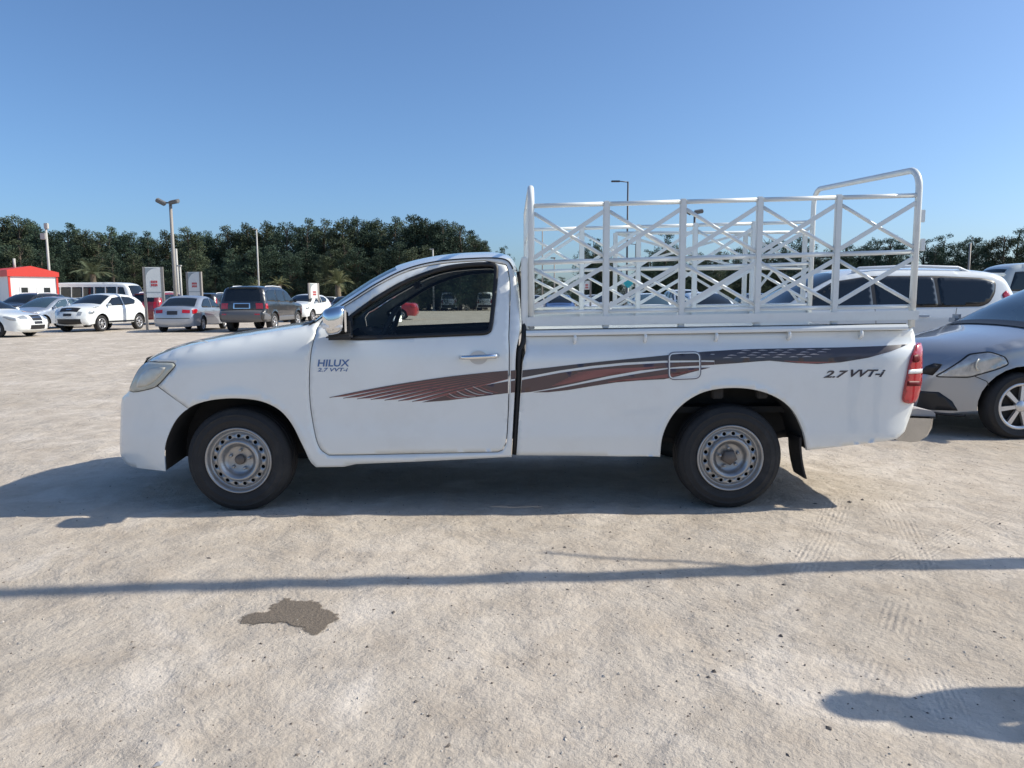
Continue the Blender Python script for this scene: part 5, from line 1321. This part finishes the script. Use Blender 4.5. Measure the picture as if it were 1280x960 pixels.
mast(220, 311, 52, .09, .07, M_POLEW, 'short grey pole behind the floodlight mast', name='post')
mast(225, 333, 50, .07, .06, M_POLEW, 'low lamp post with flat white head behind the floodlight mast', head='small')
mast(541, 312, 78, .11, .08, M_POLEW, 'pale lamp post seen through the pickup cab window', head='small')
mast(785, 227, 46, .065, .05, M_POLED, 'tall dark street lamp with a side arm behind the cage', head='arm')
mast(868.5, 266, 40, .075, .06, M_POLED, 'dark floodlight mast behind the middle of the cage', head='flood')
mast(795, 305, 60, .08, .06, M_POLED, 'short dark street lamp next to the tall dark one', head='arm')
mast(678, 287, 62, .06, .045, M_POLE, 'thin grey pole near the front hoop of the cage', name='post')
mast(693, 323, 66, .07, .05, M_POLE, 'lower grey pole near the front hoop of the cage', head='small')
mast(1213, 304, 62, .10, .08, M_POLE, 'grey pole in front of the sparse trees beyond the white sport utility car', name='post')
# teal sign post
t = at(785, 354, 36); o = empty('sign_post', (t.x, 36, 0)); tag(o, 'teal cross shaped sign on a thin white post', 'sign')
MB().tube([(0, 0, -.02), (0, 0, t.z + .1)], .04, 8).build('post', M_POLEW, o)
M_TEAL = mat('teal_sign', (.03, .42, .45), .5)
MB().box((0, -.06, t.z), (.30, .05, .30)).build('panel', M_TEAL, o); MB().box((0, -.065, t.z), (.14, .05, .44)).build('panel_upright', M_TEAL, o); MB().box((0, -.055, t.z), (.44, .05, .14)).build('panel_bar', M_TEAL, o)

# lamp post out of frame on the right: its shadow lies across the sand
g = ground_at(1270, 703); dirh = Vector((math.cos(SUN_AZ), math.sin(SUN_AZ)))
lp = empty('lamp_post', (g.x + dirh.x * 2.7, g.y + dirh.y * 2.7, 0)); tag(lp, 'tall grey lamp post whose shadow lies across the sand before the pickup', 'lamp post')
MB().tube([(0, 0, -.05), (0, 0, 4), (0, 0, 9)], [.085, .070, .045], 14).build('pole', M_POLE, lp)
MB().box((0, 0, .03), (.32, .32, .07), bev=.01).build('base_plate', M_POLE, lp)
MB().tube([(0, 0, 8.95), (.3, .1, 9.2), (.9, .1, 9.3)], .035, 8).build('arm', M_POLE, lp)
MB().box((1.1, .1, 9.3), (.6, .25, .12), bev=.03).build('lamp_head', M_POLE, lp)
MB().tube([(0, 0, 3.05), (.02, .18, 3.45), (.0, .36, 3.95)], .014, 6).build('bracket', M_POLE, lp)

# ------------------------------------------------------------------ bystander out of frame on the right (shadow only in the picture)
def person(loc, rz):
    J = [(0, 0, .95, .135, .10), (0, .0, 1.10, .135, .10), (0, .01, 1.28, .165, .115), (0, .0, 1.42, .13, .09), (0, .0, 1.50, .055, .055), (0, .015, 1.57, .070, .085), (0, .02, 1.66, .078, .095), (0, .015, 1.735, .055, .065)]
    E_ = [(i, i + 1) for i in range(7)]
    def chain(root, pts):
        k = root
        for p in pts: J.append(p); E_.append((k, len(J) - 1)); k = len(J) - 1
    for s in (-1, 1):
        chain(0, [(s * .10, 0, .86, .095, .095), (s * .105, .01, .50, .062, .065), (s * .11, -.02, .09, .045, .05), (s * .115, .10, .04, .045, .035), (s * .12, .19, .03, .035, .025)])
    chain(3, [(-.20, -.01, 1.40, .065, .065), (-.26, -.10, 1.15, .048, .048), (-.22, -.01, .99, .038, .038), (-.19, .06, .95, .036, .022)])
    chain(3, [(.20, -.01, 1.40, .065, .065), (.25, -.02, 1.13, .048, .048), (.26, .05, .90, .036, .036), (.26, .07, .80, .034, .022)])
    me = bpy.data.meshes.new('person'); me.from_pydata([j[:3] for j in J], E_, [])
    o = bpy.data.objects.new('person_tmp', me); COL.objects.link(o)
    sk = o.modifiers.new('skin', 'SKIN'); ss = o.modifiers.new('sub', 'SUBSURF'); ss.levels = 2; ss.render_levels = 2
    for v, j in zip(me.skin_vertices[0].data, J): v.radius = (j[3], j[4])
    me.skin_vertices[0].data[0].use_root = True
    bpy.context.view_layer.update()
    m2 = bpy.data.meshes.new_from_object(o.evaluated_get(bpy.context.evaluated_depsgraph_get()))
    bpy.data.objects.remove(o); bpy.data.meshes.remove(me)
    m2.name = 'person'
    for nm, c in (('skin', (.32, .19, .13)), ('shirt', (.20, .24, .30)), ('trousers', (.06, .065, .08)), ('hair', (.02, .015, .012)), ('shoes', (.03, .028, .026))): m2.materials.append(mat('person_' + nm, c, .8))
    for p in m2.polygons:
        c = p.center; p.use_smooth = True
        if c.z > 1.50: p.material_index = 3 if (c.z > 1.69 or c.y < -.015) else 0
        elif c.z < .085: p.material_index = 4
        elif abs(c.x) > .17 and c.z < 1.16: p.material_index = 0
        elif c.z < .96: p.material_index = 2
        else: p.material_index = 1
    q = bpy.data.objects.new('person', m2); COL.objects.link(q); q.location = loc; q.rotation_euler = (0, 0, rz)
    # face and fingers
    fc = MB()
    fc.add([(0, .135, 1.64), (-.016, .105, 1.62), (.016, .105, 1.62), (0, .105, 1.675)], [(0, 1, 2), (0, 2, 3), (0, 3, 1)]); fc.build('nose', mat('person_skin'), q)
    for s in (-1, 1):
        MB().tube([(s * .03, .098, 1.665), (s * .03, .108, 1.665)], .010, 8).build('eye', mat('person_hair'), q); MB().box((s * .082, .01, 1.645), (.018, .04, .06), bev=.007).build('ear', mat('person_skin'), q)
    MB().box((0, .103, 1.585), (.045, .012, .010)).build('mouth', mat('lip', (.3, .12, .1), .6), q)
    for (hx, hy, hz, d) in ((-.19, .075, .955, Vector((.25, .8, -.45))), (.26, .075, .79, Vector((0, .25, -1)))):
        d = d.normalized()
        for k, l_ in enumerate((.06, .075, .08, .07)):
            b0 = Vector((hx, hy, hz)) + Vector((0, (k - 1.5) * .018, 0)) if abs(d.z) > .6 else Vector((hx, hy, hz)) + Vector((0, 0, (k - 1.5) * .018))
            MB().tube([b0, b0 + d * l_ * .5, b0 + d * l_ + Vector((-.012 if hx > 0 else .012, 0, -.008))], [.009, .008, .006], 7).build('finger', mat('person_skin'), q)
        b0 = Vector((hx, hy - .01, hz + .03)); MB().tube([b0, b0 + d * .03 + Vector((0, .03, 0)), b0 + d * .06 + Vector((0, .035, 0))], [.010, .009, .007], 7).build('thumb', mat('person_skin'), q)
    return q
hp = ground_at(1022, 889); HS = 1.74 / math.tan(SUN_EL)
pr = person((hp.x + dirh.x * HS + .03, hp.y + dirh.y * HS, -.01), R(20))
tag(pr, 'person in a grey blue shirt and dark trousers standing with one hand on the hip', 'person')

# ------------------------------------------------------------------ things on the sand
rs = random.Random(9)
def damp_material():
    m = bpy.data.materials.new('damp_sand'); m.use_nodes = True; nt = m.node_tree; n = nt.nodes; l = nt.links; p = n['Principled BSDF']
    p.inputs['Roughness'].default_value = .7
    tc = n.new('ShaderNodeTexCoord'); at_ = n.new('ShaderNodeAttribute'); at_.attribute_name = 'rim'
    def nz(sc, det=5):
        t = n.new('ShaderNodeTexNoise'); t.inputs['Scale'].default_value = sc; t.inputs['Detail'].default_value = det; t.inputs['Roughness'].default_value = .7
        l.new(tc.outputs['Object'], t.inputs['Vector']); return t.outputs['Fac']
    mx = n.new('ShaderNodeMix'); mx.data_type = 'RGBA'; mx.inputs[6].default_value = (.115, .09, .066, 1); mx.inputs[7].default_value = (.25, .205, .158, 1); l.new(nz(60), mx.inputs[0]); l.new(mx.outputs[2], p.inputs['Base Color'])
    bp = n.new('ShaderNodeBump'); bp.inputs['Strength'].default_value = .9; bp.inputs['Distance'].default_value = .012; l.new(nz(70), bp.inputs['Height']); l.new(bp.outputs[0], p.inputs['Normal'])
    ad = n.new('ShaderNodeMath'); ad.operation = 'MULTIPLY_ADD'; l.new(nz(26, 6), ad.inputs[0]); ad.inputs[1].default_value = -.11; l.new(at_.outputs['Fac'], ad.inputs[2])
    mr = n.new('ShaderNodeMapRange'); mr.inputs[1].default_value = -.050; mr.inputs[2].default_value = -.036; l.new(ad.outputs[0], mr.inputs[0])
    tr = n.new('ShaderNodeBsdfTransparent'); ms = n.new('ShaderNodeMixShader'); l.new(mr.outputs[0], ms.inputs[0]); l.new(tr.outputs[0], ms.inputs[1]); l.new(p.outputs[0], ms.inputs[2]); l.new(ms.outputs[0], n['Material Output'].inputs[0])
    return m
def flat_patch(name, px, m, lift=.003):
    P = [ground_at(a, b) for a, b in px]; P = [(p.x, p.y) for p in P]; q = [tuple(v) for v in crom(P + [P[0]], 6)][:-1]
    q = grow(q, .012)
    vs, fs, ns = sheet(q, [], .022, lambda x, z: x * 0, 0)
    d = pdist(np.array([(x, z) for x, y, z in vs]), q)
    o = MB().add([(x, z, ground_h(x, z) + lift) for x, y, z in vs], fs, True).build(name, m)
    at_ = o.data.attributes.new('rim', 'FLOAT', 'POINT'); at_.data.foreach_set('value', d.astype(np.float32))
    return o
st_ = flat_patch('wet_patch', [(297, 774), (318, 768), (335, 767), (338, 760), (347, 754), (360, 750), (372, 754), (388, 752), (400, 757), (404, 764), (419, 768), (421, 776), (410, 781), (405, 789), (392, 793), (378, 787), (362, 783), (345, 780), (312, 781)], damp_material())
tag(st_, 'dark damp stain with a ragged edge on the pale sand', 'stain')
b = MB()
ico = [(1, 0, 0), (-1, 0, 0), (0, 1, 0), (0, -1, 0), (0, 0, 1), (0, 0, -1)]; icf = [(0, 2, 4), (2, 1, 4), (1, 3, 4), (3, 0, 4), (2, 0, 5), (1, 2, 5), (3, 1, 5), (0, 3, 5)]
def pebble(b, x, y, s):
    a = rs.uniform(0, 6.28); ca, sa = math.cos(a), math.sin(a); sx, sy, sz = s * rs.uniform(.7, 1.5), s * rs.uniform(.6, 1.1), s * rs.uniform(.35, .8); z0 = ground_h(x, y)
    vs = []
    for (u, v, w) in ico:
        j = rs.uniform(.75, 1.2); u2, v2 = u * sx * j, v * sy * j
        vs.append((x + u2 * ca - v2 * sa, y + u2 * sa + v2 * ca, z0 + w * sz * j + sz * .25))
    b.add(vs, icf)
for k in range(5200):
    y = 1.3 + 11 * rs.random() ** 1.5; x = rs.uniform(-1, 1) * (y * .75 + .6)
    if noise.noise(Vector((x * .8, y * .8, 5))) < rs.uniform(-.5, .5): continue
    pebble(b, x, y, rs.choice((.0025, .003, .003, .004, .004, .005, .007)))
gv = b.build('gravel', mat('gravel_dark', (.15, .125, .105), .9, var=.5, vscale=20)); gv['kind'] = 'stuff'; gv['label'] = 'scattered dark grit and gravel on the sand'
b = MB()
for k in range(2600):
    y = 1.3 + 9 * rs.random() ** 1.4; x = rs.uniform(-1, 1) * (y * .75 + .6); pebble(b, x, y, rs.choice((.003, .004, .005, .007)))
gv = b.build('gravel', mat('gravel_pale', (.46, .42, .37), .9, var=.4, vscale=20)); gv['kind'] = 'stuff'; gv['label'] = 'scattered pale grit on the sand'
for i, (px, py, s) in enumerate([(198, 955, .022), (706, 683, .012), (1019, 629, .012), (1062, 628, .018), (1078, 626, .014), (893, 842, .012), (976, 797, .011), (261, 698, .010), (683, 690, .009), (862, 672, .009), (888, 683, .008), (1036, 912, .011), (520, 878, .009), (560, 931, .009), (1132, 740, .008), (1243, 790, .009), (980, 732, .010), (467, 763, .009), (492, 766, .011), (810, 733, .008)]):
    p = ground_at(px, py); b = MB(); pebble(b, 0, 0, s); z0 = ground_h(0, 0)
    o = b.build('stone', mat('stone_dark', (.11, .095, .085), .9, var=.3, vscale=30) if i else mat('stone_grey', (.30, .30, .31), .9)); o.location = (p.x, p.y, ground_h(p.x, p.y) - z0)
    if i == 0: tag(o, 'grey angular stone on the sand, the largest one', 'stone')
    else: tag(o, 'small dark stone lying on the pale sand', 'stone', 'small dark stones on the sand')
